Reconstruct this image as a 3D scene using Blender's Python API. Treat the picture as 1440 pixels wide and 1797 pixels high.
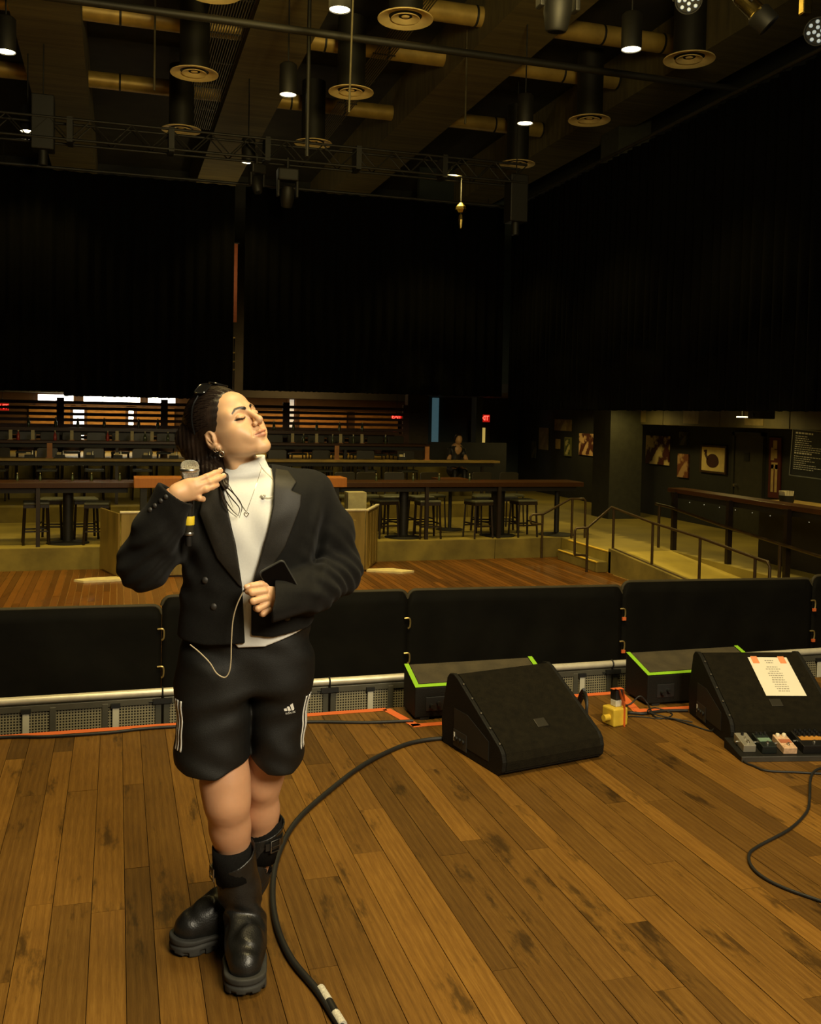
import bpy, bmesh, math, random
import numpy as np
from mathutils import Vector, Matrix

for _o in list(bpy.data.objects):
    bpy.data.objects.remove(_o)
SC = bpy.context.scene
COL = SC.collection
random.seed(7)
rng = np.random.default_rng(7)

# ------------------------------------------------------------------ camera
CAM_H = 1.62                      # eye height above the stage boards
YAW, PITCH, ROLL = math.radians(16.858), math.radians(2.0), math.atan(.02)
cd = bpy.data.cameras.new('camera')
cam = bpy.data.objects.new('camera', cd)
COL.objects.link(cam)
_f = Vector((math.sin(YAW) * math.cos(PITCH), math.cos(YAW) * math.cos(PITCH), -math.sin(PITCH)))
_r = Vector((math.cos(YAW), -math.sin(YAW), 0))
_u = _r.cross(_f)
_r2 = _r * math.cos(ROLL) + _u * math.sin(ROLL)
_u2 = -_r * math.sin(ROLL) + _u * math.cos(ROLL)
cam.matrix_world = Matrix(((_r2.x, _u2.x, -_f.x, 0), (_r2.y, _u2.y, -_f.y, 0), (_r2.z, _u2.z, -_f.z, CAM_H), (0, 0, 0, 1)))
cd.sensor_fit = 'HORIZONTAL'
cd.sensor_width = 36
cd.lens = 1700 / 1440 * 36
cd.shift_y = (784.4 - 898.5) / 1440
cd.clip_end = 200
SC.camera = cam

# ------------------------------------------------------------------ exposure, world
SC.view_settings.view_transform = 'Standard'
SC.view_settings.look = 'None'
SC.view_settings.gamma = 1
SC.view_settings.use_curve_mapping = False
SC.view_settings.exposure = 0.0
w = bpy.data.worlds.new('world')
SC.world = w
w.use_nodes = True
w.node_tree.nodes['Background'].inputs[0].default_value = (1.0, .86, .45, 1)
w.node_tree.nodes['Background'].inputs[1].default_value = .012

# ------------------------------------------------------------------ large lamps
def lamp(name, kind, loc, target, energy, color, **kw):
    l = bpy.data.lights.new(name, kind)
    l.energy = energy
    l.color = color
    for k, v in kw.items():
        setattr(l, k, v)
    o = bpy.data.objects.new(name, l)
    COL.objects.link(o)
    o.location = loc
    o.rotation_euler = (Vector(target) - Vector(loc)).to_track_quat('-Z', 'Y').to_euler()
    return o

WARM = (1.0, .80, .46)
lamp('stage_work_lamp', 'AREA', (1.9, -1.5, 4.0), (.6, 3.0, 1.0), 345, (1.0, .87, .62), size=1.8)
lamp('stage_wash_lamp', 'AREA', (1.2, 2.4, 6.6), (1.3, 3.2, 0), 370, (1.0, .79, .36), size=2.6)
lamp('house_wash_lamp', 'AREA', (2.0, 11.0, 7.2), (2.6, 12.0, -1), 110, (1.0, .72, .20), size=4.0)
lamp('ceiling_fill_lamp', 'AREA', (2.5, 3.0, 4.6), (3.2, 17.0, 8.0), 135, (1.0, .75, .24), size=1.2, spread=math.radians(80))  # unseen fill added to brighten the ceiling, in place of floor bounce

# ------------------------------------------------------------------ material kit
MATS = {}
def mat(name, col, rough=.6, metal=0., var=.15, scale=8., bump=0., bscale=60., emit=None, estr=0., spec=.5, coat=0., stretch=None, sheen=0.):
    if name in MATS:
        return MATS[name]
    m = bpy.data.materials.new(name)
    m.use_nodes = True
    nt = m.node_tree
    b = nt.nodes['Principled BSDF']
    b.inputs['Roughness'].default_value = rough
    b.inputs['Metallic'].default_value = metal
    b.inputs['Specular IOR Level'].default_value = spec
    b.inputs['Coat Weight'].default_value = coat
    b.inputs['Sheen Weight'].default_value = sheen
    tc = nt.nodes.new('ShaderNodeTexCoord')
    mp = nt.nodes.new('ShaderNodeMapping')
    nt.links.new(tc.outputs['Object'], mp.inputs[0])
    if stretch:
        mp.inputs['Scale'].default_value = stretch
    nz = nt.nodes.new('ShaderNodeTexNoise')
    nz.inputs['Scale'].default_value = scale
    nz.inputs['Detail'].default_value = 5
    nt.links.new(mp.outputs[0], nz.inputs[0])
    cr = nt.nodes.new('ShaderNodeValToRGB')
    c = np.array(col)
    cr.color_ramp.elements[0].position = .3
    cr.color_ramp.elements[1].position = .7
    cr.color_ramp.elements[0].color = (*np.clip(c * (1 - var), 0, 1), 1)
    cr.color_ramp.elements[1].color = (*np.clip(c * (1 + var), 0, 1), 1)
    nt.links.new(nz.outputs['Fac'], cr.inputs[0])
    nt.links.new(cr.outputs[0], b.inputs['Base Color'])
    if bump:
        n2 = nt.nodes.new('ShaderNodeTexNoise')
        n2.inputs['Scale'].default_value = bscale
        n2.inputs['Detail'].default_value = 3
        nt.links.new(mp.outputs[0], n2.inputs[0])
        bp = nt.nodes.new('ShaderNodeBump')
        bp.inputs['Strength'].default_value = bump
        bp.inputs['Distance'].default_value = .01
        nt.links.new(n2.outputs['Fac'], bp.inputs['Height'])
        nt.links.new(bp.outputs[0], b.inputs['Normal'])
    if emit:
        b.inputs['Emission Color'].default_value = (*emit, 1)
        b.inputs['Emission Strength'].default_value = estr
    MATS[name] = m
    return m

# ------------------------------------------------------------------ mesh kit
def obj(name, me, m=None, parent=None):
    o = bpy.data.objects.new(name, me)
    COL.objects.link(o)
    if m is not None:
        if not me.materials:
            me.materials.append(m)
    if parent is not None:
        o.parent = parent
    return o

def empty(name, loc=(0, 0, 0), rz=0.):
    o = bpy.data.objects.new(name, None)
    COL.objects.link(o)
    o.location = loc
    o.rotation_euler = (0, 0, rz)
    o.empty_display_size = .1
    return o

def tag(o, label=None, cat=None, group=None, kind=None):
    if label: o['label'] = label
    if cat: o['category'] = cat
    if group: o['group'] = group
    if kind: o['kind'] = kind
    return o

def copy_tree(o, parent=None):
    c = o.copy()
    COL.objects.link(c)
    if parent is not None:
        c.parent = parent
    for ch in o.children:
        copy_tree(ch, c)
    return c

class MB:
    def __init__(s):
        s.v = []; s.f = []
    def add(s, vs, fs):
        n = len(s.v)
        s.v += [tuple(map(float, p)) for p in vs]
        s.f += [tuple(i + n for i in f) for f in fs]
        return s
    def box(s, lo, hi, M=None):
        x0, y0, z0 = lo; x1, y1, z1 = hi
        vs = [(x0, y0, z0), (x1, y0, z0), (x1, y1, z0), (x0, y1, z0), (x0, y0, z1), (x1, y0, z1), (x1, y1, z1), (x0, y1, z1)]
        if M is not None: vs = [M @ Vector(p) for p in vs]
        return s.add(vs, [(0, 3, 2, 1), (4, 5, 6, 7), (0, 1, 5, 4), (1, 2, 6, 5), (2, 3, 7, 6), (3, 0, 4, 7)])
    def cbox(s, c, d, M=None):
        return s.box([c[i] - d[i] / 2 for i in range(3)], [c[i] + d[i] / 2 for i in range(3)], M)
    def prism(s, poly, a, b, axis='y', M=None):
        """extrude a 2-d polygon; axis y: poly=(x,z); x: poly=(y,z); z: poly=(x,y)"""
        def P(p, t):
            if axis == 'y': return (p[0], t, p[1])
            if axis == 'x': return (t, p[0], p[1])
            return (p[0], p[1], t)
        n = len(poly)
        vs = [P(p, a) for p in poly] + [P(p, b) for p in poly]
        if M is not None: vs = [M @ Vector(p) for p in vs]
        fs = [tuple(range(n)), tuple(range(2 * n - 1, n - 1, -1))] + [(i, i + n, (i + 1) % n + n, (i + 1) % n) for i in range(n)]
        return s.add(vs, fs)
    def tube(s, path, r, n=8, cap=True, flat=None):
        pts = [Vector(p) for p in path]
        rs = r if hasattr(r, '__len__') else [r] * len(pts)
        T = []
        for i in range(len(pts)):
            t = pts[min(i + 1, len(pts) - 1)] - pts[max(i - 1, 0)]
            T.append(t.normalized() if t.length > 1e-9 else Vector((0, 0, 1)))
        up = Vector((0, 0, 1)) if abs(T[0].z) < .9 else Vector((1, 0, 0))
        a = T[0].cross(up).normalized()
        vs = []
        for i, p in enumerate(pts):
            a = (a - T[i] * a.dot(T[i]))
            a = a.normalized() if a.length > 1e-6 else T[i].orthogonal().normalized()
            b = T[i].cross(a)
            for k in range(n):
                q = 2 * math.pi * k / n
                vs.append(p + (a * math.cos(q) + b * math.sin(q) * (flat or 1)) * rs[i])
        fs = []
        for i in range(len(pts) - 1):
            for k in range(n):
                fs.append((i * n + k, i * n + (k + 1) % n, (i + 1) * n + (k + 1) % n, (i + 1) * n + k))
        if cap:
            fs += [tuple(range(n - 1, -1, -1)), tuple((len(pts) - 1) * n + k for k in range(n))]
        return s.add(vs, fs)
    def cyl(s, a, b, r, r2=None, n=16, cap=True):
        return s.tube([a, b], [r, r if r2 is None else r2], n, cap)
    def lathe(s, prof, n=24, c=(0, 0, 0), M=None, cap=True):
        """prof: (radius, z) pairs round the z axis"""
        vs = []
        for (r, z) in prof:
            for k in range(n):
                q = 2 * math.pi * k / n
                vs.append(Vector((r * math.cos(q), r * math.sin(q), z)))
        if M is not None: vs = [M @ v for v in vs]
        vs = [v + Vector(c) for v in vs]
        fs = []
        for i in range(len(prof) - 1):
            for k in range(n):
                fs.append((i * n + k, i * n + (k + 1) % n, (i + 1) * n + (k + 1) % n, (i + 1) * n + k))
        if cap and prof[0][0] > 1e-6: fs.append(tuple(range(n - 1, -1, -1)))
        if cap and prof[-1][0] > 1e-6: fs.append(tuple((len(prof) - 1) * n + k for k in range(n)))
        return s.add(vs, fs)
    def mesh(s, name):
        me = bpy.data.meshes.new(name)
        me.from_pydata(s.v, [], s.f)
        me.validate()
        bm = bmesh.new(); bm.from_mesh(me)
        bmesh.ops.remove_doubles(bm, verts=bm.verts, dist=1e-6)
        bmesh.ops.recalc_face_normals(bm, faces=bm.faces)
        bm.to_mesh(me); bm.free()
        return me
    def build(s, name, m, parent=None, smooth=False, bevel=0., seg=2):
        me = s.mesh(name)
        o = obj(name, me, m, parent)
        if smooth:
            me.polygons.foreach_set('use_smooth', [True] * len(me.polygons))
            me.set_sharp_from_angle(angle=math.radians(50))
        if bevel:
            md = o.modifiers.new('bevel', 'BEVEL')
            md.width = bevel; md.segments = seg; md.limit_method = 'ANGLE'
            md.harden_normals = False
        return o

def spline(pts, n=6):
    """Catmull-Rom through the points"""
    P = [np.array(p, float) for p in pts]
    P = [2 * P[0] - P[1]] + P + [2 * P[-1] - P[-2]]
    out = []
    for i in range(1, len(P) - 2):
        for k in range(n):
            t = k / n
            a, b, c, d = P[i - 1], P[i], P[i + 1], P[i + 2]
            out.append(.5 * ((2 * b) + (-a + c) * t + (2 * a - 5 * b + 4 * c - d) * t * t + (-a + 3 * b - 3 * c + d) * t ** 3))
    out.append(P[-2])
    return out

def text_mesh(txt, size, name='lettering', extrude=.0005):
    cu = bpy.data.curves.new(name, 'FONT')
    cu.body = txt; cu.size = size; cu.extrude = extrude
    cu.align_x = 'CENTER'; cu.align_y = 'CENTER'
    cu.resolution_u = 3
    o = bpy.data.objects.new(name, cu)
    COL.objects.link(o)
    dg = bpy.context.evaluated_depsgraph_get()
    me = bpy.data.meshes.new_from_object(o.evaluated_get(dg))
    bpy.data.objects.remove(o)
    return me
# ------------------------------------------------------------------ implicit-surface kit (body and clothing)
def _len(a):
    return np.sqrt((a * a).sum(-1))
def V3(*p):
    return np.array(p, np.float32)
def cone(P, a, b, r1, r2):
    a = V3(*a); b = V3(*b); ba = b - a; pa = P - a
    h = np.clip((pa @ ba) / max(float(ba @ ba), 1e-9), 0, 1)
    return _len(pa - h[:, None] * ba) - (r1 + h * (r2 - r1))
def ball(P, c, r):
    return _len(P - V3(*c)) - r
def ell(P, c, r, M=None):
    q = P - V3(*c)
    if M is not None: q = q @ np.asarray(M, np.float32)      # columns of M = axes
    r = V3(*r)
    k0 = _len(q / r); k1 = _len(q / (r * r)) + 1e-9
    return k0 * (k0 - 1) / k1
def smin(a, b, k):
    h = np.clip(.5 + .5 * (b - a) / k, 0, 1)
    return b + (a - b) * h - k * h * (1 - h)
def smax(a, b, k):
    return -smin(-a, -b, k)
def chain(P, pts, rs, k=.01):
    d = cone(P, pts[0], pts[1], rs[0], rs[1])
    for i in range(1, len(pts) - 1):
        d = smin(d, cone(P, pts[i], pts[i + 1], rs[i], rs[i + 1]), k)
    return d
def poly2(x, z, poly):
    """signed distance to a polygon in the x-z plane"""
    poly = [(float(a), float(b)) for a, b in poly]
    d = np.full(x.shape, 1e9); s = np.ones(x.shape)
    n = len(poly)
    for i in range(n):
        ax, az = poly[i]; bx, bz = poly[i - 1]
        ex, ez = bx - ax, bz - az
        wx, wz = x - ax, z - az
        t = np.clip((wx * ex + wz * ez) / (ex * ex + ez * ez), 0, 1)
        d = np.minimum(d, (wx - ex * t) ** 2 + (wz - ez * t) ** 2)
        c1 = z >= az; c2 = z < bz; c3 = ex * wz > ez * wx
        flip = (c1 & c2 & c3) | (~c1 & ~c2 & ~c3)
        s = np.where(flip, -s, s)
    return s * np.sqrt(d)
def surf(f, lo, hi, h, B=8, slack=1.6):
    """blockwise evaluation + surface nets -> vertices, quads"""
    lo = np.array(lo, np.float64); hi = np.array(hi, np.float64)
    nb = np.ceil((hi - lo) / (h * B)).astype(int)
    n = nb * B + 1
    ci = np.stack(np.meshgrid(*[np.arange(k) for k in nb], indexing='ij'), -1).reshape(-1, 3)
    cc = (lo + (ci + .5) * B * h).astype(np.float32)
    dc = f(cc)
    act = np.abs(dc) < B * h * .87 * slack
    big = np.where(dc < 0, -1., 1.).astype(np.float32).reshape(nb)
    D = np.ones(n, np.float32)
    D[:-1, :-1, :-1] = np.repeat(np.repeat(np.repeat(big, B, 0), B, 1), B, 2)
    ai = ci[act]
    off = np.stack(np.meshgrid(*[np.arange(B + 1)] * 3, indexing='ij'), -1).reshape(-1, 3)
    CH = 400
    for s in range(0, len(ai), CH):
        idx = (ai[s:s + CH, None, :] * B + off[None]).reshape(-1, 3)
        val = f((lo + idx * h).astype(np.float32))
        D[idx[:, 0], idx[:, 1], idx[:, 2]] = val
    S = D < 0
    m = n - 1
    cnt = np.zeros(m, np.int8)
    for a in (0, 1):
        for b in (0, 1):
            for c in (0, 1):
                cnt += S[a:a + m[0], b:b + m[1], c:c + m[2]]
    cells = np.argwhere((cnt > 0) & (cnt < 8))
    ID = np.full(m, -1, np.int64)
    ID[cells[:, 0], cells[:, 1], cells[:, 2]] = np.arange(len(cells))
    acc = np.zeros((len(cells), 3)); num = np.zeros(len(cells))
    cor = [(a, b, c) for a in (0, 1) for b in (0, 1) for c in (0, 1)]
    for p in cor:
        for ax in range(3):
            if p[ax]: continue
            q = list(p); q[ax] = 1
            d0 = D[cells[:, 0] + p[0], cells[:, 1] + p[1], cells[:, 2] + p[2]]
            d1 = D[cells[:, 0] + q[0], cells[:, 1] + q[1], cells[:, 2] + q[2]]
            x = (d0 < 0) != (d1 < 0)
            t = np.where(x, d0 / np.where(x, d0 - d1, 1), 0)
            pos = np.tile(np.array(p, float), (len(cells), 1)); pos[:, ax] = t
            acc += pos * x[:, None]; num += x
    verts = lo + (cells + acc / num[:, None]) * h
    quads = []
    for ax in range(3):
        u, v = (ax + 1) % 3, (ax + 2) % 3
        sl0 = [slice(None)] * 3; sl1 = [slice(None)] * 3
        sl0[ax] = slice(0, -1); sl1[ax] = slice(1, None)
        A = S[tuple(sl0)]; Bq = S[tuple(sl1)]
        e = np.argwhere(A != Bq)
        e = e[(e[:, u] > 0) & (e[:, v] > 0) & (e[:, u] < m[u]) & (e[:, v] < m[v])]
        def cid(du, dv):
            k = e.copy(); k[:, u] -= du; k[:, v] -= dv
            return ID[k[:, 0], k[:, 1], k[:, 2]]
        q = np.stack([cid(1, 1), cid(0, 1), cid(0, 0), cid(1, 0)], 1)
        fl = ~A[e[:, 0], e[:, 1], e[:, 2]]
        q[fl] = q[fl][:, ::-1]
        quads.append(q)
    quads = np.concatenate(quads)
    quads = quads[(quads >= 0).all(1)]
    return verts, quads
def sdf_mesh(name, parts, m, parent=None, colors=None):
    """parts: list of (verts, quads) joined into one mesh object"""
    vs = np.concatenate([p[0] for p in parts]); qs = []; n = 0
    for p in parts:
        qs.append(p[1] + n); n += len(p[0])
    qs = np.concatenate(qs)
    me = bpy.data.meshes.new(name)
    me.vertices.add(len(vs)); me.vertices.foreach_set('co', vs.astype(np.float32).ravel())
    me.loops.add(len(qs) * 4); me.loops.foreach_set('vertex_index', qs.astype(np.int32).ravel())
    me.polygons.add(len(qs)); me.polygons.foreach_set('loop_start', np.arange(0, len(qs) * 4, 4, dtype=np.int32))
    me.polygons.foreach_set('use_smooth', np.ones(len(qs), bool))
    me.update(calc_edges=True)
    if colors is not None:
        ca = me.color_attributes.new('tint', 'FLOAT_COLOR', 'POINT')
        ca.data.foreach_set('color', np.concatenate([colors, np.ones((len(colors), 1))], 1).astype(np.float32).ravel())
    return obj(name, me, m, parent)
# ================================================================== setting
def struct(o, label=None, cat=None):
    o['kind'] = 'structure'
    if label: o['label'] = label
    return o

def wood(name, cols, grain=1., rough=(.38, .6), stain=.60, bump=.30, contrast=.60):
    m = bpy.data.materials.new(name); m.use_nodes = True
    nt = m.node_tree; N = nt.nodes.new; L = nt.links.new
    b = nt.nodes['Principled BSDF']
    tc = N('ShaderNodeTexCoord'); oi = N('ShaderNodeObjectInfo')
    sc = N('ShaderNodeVectorMath'); sc.operation = 'SCALE'; sc.inputs[0].default_value = (37, 53, 11)
    L(oi.outputs['Random'], sc.inputs['Scale'])
    ad = N('ShaderNodeVectorMath'); L(tc.outputs['Object'], ad.inputs[0]); L(sc.outputs[0], ad.inputs[1])
    m1 = N('ShaderNodeMapping'); m1.inputs['Scale'].default_value = (120 * grain, 5.5 * grain, 8); L(ad.outputs[0], m1.inputs[0])
    n1 = N('ShaderNodeTexNoise'); n1.inputs['Scale'].default_value = 1.6; n1.inputs['Detail'].default_value = 8; n1.inputs['Roughness'].default_value = .72; L(m1.outputs[0], n1.inputs[0])
    m2 = N('ShaderNodeMapping'); m2.inputs['Scale'].default_value = (15 * grain, 1.5 * grain, 1); L(ad.outputs[0], m2.inputs[0])
    wv = N('ShaderNodeTexWave'); wv.wave_type = 'BANDS'; wv.bands_direction = 'X'; wv.inputs['Scale'].default_value = .80; wv.inputs['Distortion'].default_value = 9.0; wv.inputs['Detail'].default_value = 2.; wv.inputs['Detail Scale'].default_value = .55
    L(m2.outputs[0], wv.inputs[0])
    gm = N('ShaderNodeNewGeometry')
    n3 = N('ShaderNodeTexNoise'); n3.inputs['Scale'].default_value = 1.9; n3.inputs['Detail'].default_value = 7; n3.inputs['Roughness'].default_value = .68; m5 = N('ShaderNodeMapping'); m5.inputs['Scale'].default_value = (4.5, 1.1, 1); L(ad.outputs[0], m5.inputs[0]); L(m5.outputs[0], n3.inputs[0])
    n4 = N('ShaderNodeTexNoise'); n4.inputs['Scale'].default_value = 3.0; n4.inputs['Detail'].default_value = 4; L(ad.outputs[0], n4.inputs[0])
    def mth(op, x, y=None, clamp=False):
        k = N('ShaderNodeMath'); k.operation = op; k.use_clamp = clamp
        for i, v in enumerate((x, y)):
            if v is None: continue
            if isinstance(v, (int, float)): k.inputs[i].default_value = v
            else: L(v, k.inputs[i])
        return k.outputs[0]
    g = mth('ADD', mth('MULTIPLY', n1.outputs['Fac'], .66), mth('MULTIPLY', wv.outputs['Fac'], .09))
    g = mth('ADD', g, mth('MULTIPLY', n4.outputs['Fac'], .25))
    g = mth('ADD', mth('MULTIPLY', mth('SUBTRACT', g, .5), contrast * 2.4), .5, True)
    cr = N('ShaderNodeValToRGB')
    el = cr.color_ramp.elements
    el[0].position = .0; el[0].color = (*cols[0], 1); el[1].position = 1.; el[1].color = (*cols[2], 1)
    e = el.new(.5); e.color = (*cols[1], 1)
    L(g, cr.inputs[0])
    mr = N('ShaderNodeMapRange'); mr.inputs[3].default_value = .56; mr.inputs[4].default_value = 1.30; L(oi.outputs['Random'], mr.inputs[0])
    v1 = N('ShaderNodeVectorMath'); v1.operation = 'SCALE'; L(cr.outputs[0], v1.inputs[0]); L(mr.outputs[0], v1.inputs['Scale'])
    # old dark stains in the boards
    st = N('ShaderNodeMapRange'); st.inputs[1].default_value = .35; st.inputs[2].default_value = .43; st.inputs[3].default_value = 1 - stain; st.inputs[4].default_value = 1.; L(n3.outputs['Fac'], st.inputs[0])
    v2 = N('ShaderNodeVectorMath'); v2.operation = 'SCALE'; L(v1.outputs[0], v2.inputs[0]); L(st.outputs[0], v2.inputs['Scale'])
    L(v2.outputs[0], b.inputs['Base Color'])
    rr = N('ShaderNodeMapRange'); rr.inputs[3].default_value = rough[0]; rr.inputs[4].default_value = rough[1]; L(n3.outputs['Fac'], rr.inputs[0]); L(rr.outputs[0], b.inputs['Roughness'])
    bp = N('ShaderNodeBump'); bp.inputs['Strength'].default_value = bump; bp.inputs['Distance'].default_value = .004; L(g, bp.inputs['Height']); L(bp.outputs[0], b.inputs['Normal'])
    b.inputs['Specular IOR Level'].default_value = .35
    return m
M_OAK = wood('stage_oak', ((.060, .025, .0036), (.165, .076, .0105), (.290, .150, .026)))
M_PIT = wood('dance_floor_oak', ((.055, .020, .003), (.115, .044, .006), (.185, .080, .013)), 1., (.28, .45), .4, .2, .35)
M_BARW = wood('bar_top_wood', ((.028, .010, .0025), (.060, .022, .004), (.10, .041, .008)), .6, (.3, .45), .2, .1, .35)
M_CONC = mat('concrete', (.170, .130, .026), .85, var=.32, scale=2.6, bump=.25, bscale=14)
M_CONC2 = mat('worn_concrete_floor', (.250, .195, .036), .65, var=.25, scale=1.1, bump=.08, bscale=9)
M_DARK = mat('soot_black_paint', (.012, .012, .010), .8, var=.3, scale=3)
M_WALLR = mat('dark_olive_wall', (.016, .017, .014), .75, var=.25, scale=2)
M_VELV = mat('black_velour', (.0008, .0007, .0005), .95, var=.3, scale=6, spec=.05)
M_RUBB = mat('black_rubber', (.011, .011, .010), .55, var=.2)
M_CARP = mat('black_speaker_paint', (.0068, .0060, .0038), .66, var=.25, scale=90, bump=.35, bscale=260, spec=.25)
M_ORAN = mat('orange_gaffer_tape', (.80, .165, .035), .6, var=.06)
M_GREN = mat('lime_gaffer_tape', (.30, .62, .02), .6, var=.08)

# ---- stage
fl = struct(MB().box((-3.4, -2.0, -.14), (8.0, 5.075, -.016)).build('floor', mat('subfloor', (.02, .010, .004), .9)), 'brown oak boards of the stage')
def planks(par, x0, x1, y0, y1, widths, lens, th, ztop, m, gap, name='plank', limit=300):
    x = x0; n = 0; i = 0
    while x < x1 and n < limit:
        wd = widths[i % len(widths)] * random.uniform(.97, 1.03); i += 1
        y = y1; first = True
        while y > y0 + .02 and n < limit:
            ln = random.uniform(*lens) * (random.uniform(.3, 1) if first else 1)
            first = False
            ln = min(ln, y - y0)
            if y - ln - y0 < .25: ln = y - y0
            hw, hl_ = wd / 2 - gap / 2, ln / 2 - gap / 2
            b = MB().box((-hw, -hl_, -th), (hw, hl_, 0))
            me = b.mesh(name)
            o = obj(name, me, m, par)
            o.location = (x + wd / 2, y - ln / 2, ztop - random.uniform(0, .0012))
            y -= ln; n += 1
        x += wd
    return n
planks(fl, -2.0, 5.9, 1.55, 5.07, [.086, .118, .086, .118, .102], (.75, 2.1), .016, 0., M_OAK, .0022)
struct(MB().box((-3.4, -2.0, -.016), (8.0, 1.545, 0)).box((5.95, 1.545, -.016), (8.0, 5.07, 0)).box((-3.4, 1.545, -.016), (-2.01, 5.07, 0)).build('floor', M_OAK), 'boards of the stage nearest the camera')
struct(MB().box((-3.4, 5.00, -1.0), (8.0, 5.06, -.142)).build('trim_1', M_DARK), 'black skirting under the stage edge')

# ---- lower dance floor
pf = struct(MB().box((-7, 5.08, -1.1), (12, 16.39, -1.012)).build('floor', mat('floor_joint', (.40, .24, .07), .7)), 'reddish boards of the lower dance floor')
planks(pf, -3.1, 7.98, 6.9, 16.38, [.094], (4.2, 7.2), .012, -1., M_PIT, .006)

# ---- concrete terraces
T1, T2, T3, T4 = -.645, -.345, -.06, .225
def terrace(x0, x1, y0, y1, z0, z1, label, joint):
    o = struct(MB().box((x0, y0 + .03, z0), (x1, y1, z1)).build('floor', M_CONC2), label)
    x = x0
    while x < x1 - .01:
        e = min(x1, x + joint)
        MB().box((x + .004, y0, z0 + .002), (e - .004, y0 + .028, z1 - .0)).build('slab', M_CONC, o, bevel=.008)
        x = e
    return o
terrace(-7.0, 7.945, 16.4, 20.0, -1.1, T1, 'first concrete seating terrace above the dance floor', 2.27)
terrace(-7.0, 8.6, 20.0, 22.0, T1 - .1, T2, 'second concrete seating terrace', 2.4)
terrace(-7.0, 8.6, 22.0, 24.0, T2 - .1, T3, 'third concrete seating terrace', 2.4)
terrace(-7.0, 8.6, 24.0, 32.0, T3 - .1, T4, 'top concrete seating terrace', 2.4)
struct(MB().box((7.95, 14.52, -1.1), (9.10, 20.0, T1)).box((9.10, 4.0, -1.1), (12.0, 28.0, T1)).box((7.95, 20.0, -1.1), (9.10, 28.0, T1 - .004)).build('floor', M_CONC2), 'raised concrete walkway along the right wall')
# stairs (two risers) and ramp
stp = struct(MB().box((7.75, 14.62, -1.0), (7.945, 16.13, -.825)).build('stair', M_CONC, bevel=.006), 'concrete step up from the dance floor to the terrace')
M_EDGE = mat('yellow_step_edge', (.72, .48, .05), .6, var=.1)
MB().box((7.745, 14.62, -.838), (7.785, 16.13, -.8225)).build('nosing', M_EDGE, stp)
MB().box((7.946, 14.62, T1 - .014), (7.99, 16.13, T1 + .002)).build('nosing', M_EDGE, stp)
rp = struct(MB().prism([(14.52, T1), (14.52, -1.05), (9.6, -1.05), (9.6, -.995)], 8.0, 9.10, 'x').build('ramp', mat('ramp_concrete', (.40, .31, .055), .65, var=.15, scale=2)), 'concrete ramp down from the walkway')
MB().prism([(14.60, T1 + .05), (14.60, -1.05), (9.6, -1.05), (9.6, -.94)], 7.95, 8.03, 'x').build('curb', M_CONC, rp)

# ---- walls, ceiling
struct(MB().box((12.0, 3.0, -1.1), (12.2, 28.0, 9.0)).build('wall_right', M_WALLR), 'dark wall hung with pictures')
struct(MB().box((8.6, 28.0, -1.1), (12.2, 28.2, 9.0)).build('wall_back', mat('dark_green_wall', (.020, .028, .022), .7, var=.2, scale=2)), 'dark green wall at the end of the walkway')
struct(MB().box((-8.0, 32.0, -1.1), (12.2, 32.2, 9.0)).build('wall_back', mat('dark_brown_wall', (.055, .024, .008), .7, var=.25, scale=2)), 'brown rear wall behind the terraces')
struct(MB().box((-7.2, 4.0, -1.1), (-7.0, 32.0, 9.0)).build('wall_left', M_DARK))
struct(MB().box((-8, -3, 9.0), (12.2, 32.2, 9.2)).build('ceiling', mat('black_ceiling_deck', (.016, .015, .011), .85, var=.35, scale=2.2)), 'dark open ceiling')
# beams under the deck
M_BEAM = mat('board_marked_concrete', (.10, .080, .030), .85, var=.30, scale=1.2, bump=.4, bscale=5, stretch=(.5, 6, 1))
for i, xc in enumerate((-1.18, 2.62, 6.45, 10.25)):
    struct(MB().box((xc - .55, 7.0, 8.0), (xc + .55, 31.9, 9.0)).build('trim_%d' % (i + 2), M_BEAM), 'wide concrete ceiling beam')

struct(MB().box((8.42, 4.0, 2.12), (12.0, 28.0, 2.32)).build('ceiling', M_DARK), 'black underside of the gallery over the walkway')
# ---- curtains
def curtain(name, p0, p1, z0, z1, label, pitch=.24, amp=.055, seed=0):
    p0 = np.array(p0); p1 = np.array(p1); ln = np.linalg.norm(p1 - p0); d = (p1 - p0) / ln; n = np.array((-d[1], d[0]))
    k = int(ln / pitch * 8); vs = []; fs = []
    r = np.random.default_rng(seed); ph = np.cumsum(r.uniform(.8, 1.2, k + 1)) * 2 * math.pi / 8
    for i in range(k + 1):
        q = p0 + d * ln * i / k
        for j, z in enumerate((z0, z0 + .5 * (z1 - z0), z1)):
            a = amp * (1.1, .9, .6)[j] * math.sin(ph[i]) + .02 * math.sin(ph[i] * .37 + j)
            vs.append((*(q + n * a), z + (r.uniform(-.008, .008) if j == 0 else 0)))
    for i in range(k):
        for j in range(2):
            fs.append((i * 3 + j, (i + 1) * 3 + j, (i + 1) * 3 + j + 1, i * 3 + j + 1))
    b = MB(); b.add(vs, fs)
    o = b.build(name, M_VELV, None, True)
    md = o.modifiers.new('thick', 'SOLIDIFY'); md.thickness = .012
    tag(o, label, 'curtain', 'black drapes round the room')
    return o
curtain('drape', (-6.9, 20.10), (-.90, 20.10), 1.90, 6.18, 'black velour drape at the far left of the rear wall', seed=1)
curtain('drape', (-1.00, 19.96), (2.24, 19.96), 1.82, 6.14, 'black velour drape left of the narrow gap', seed=2)
curtain('drape', (2.46, 20.0), (8.12, 20.0), 2.02, 6.16, 'black velour drape right of the narrow gap', seed=3)
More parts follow.
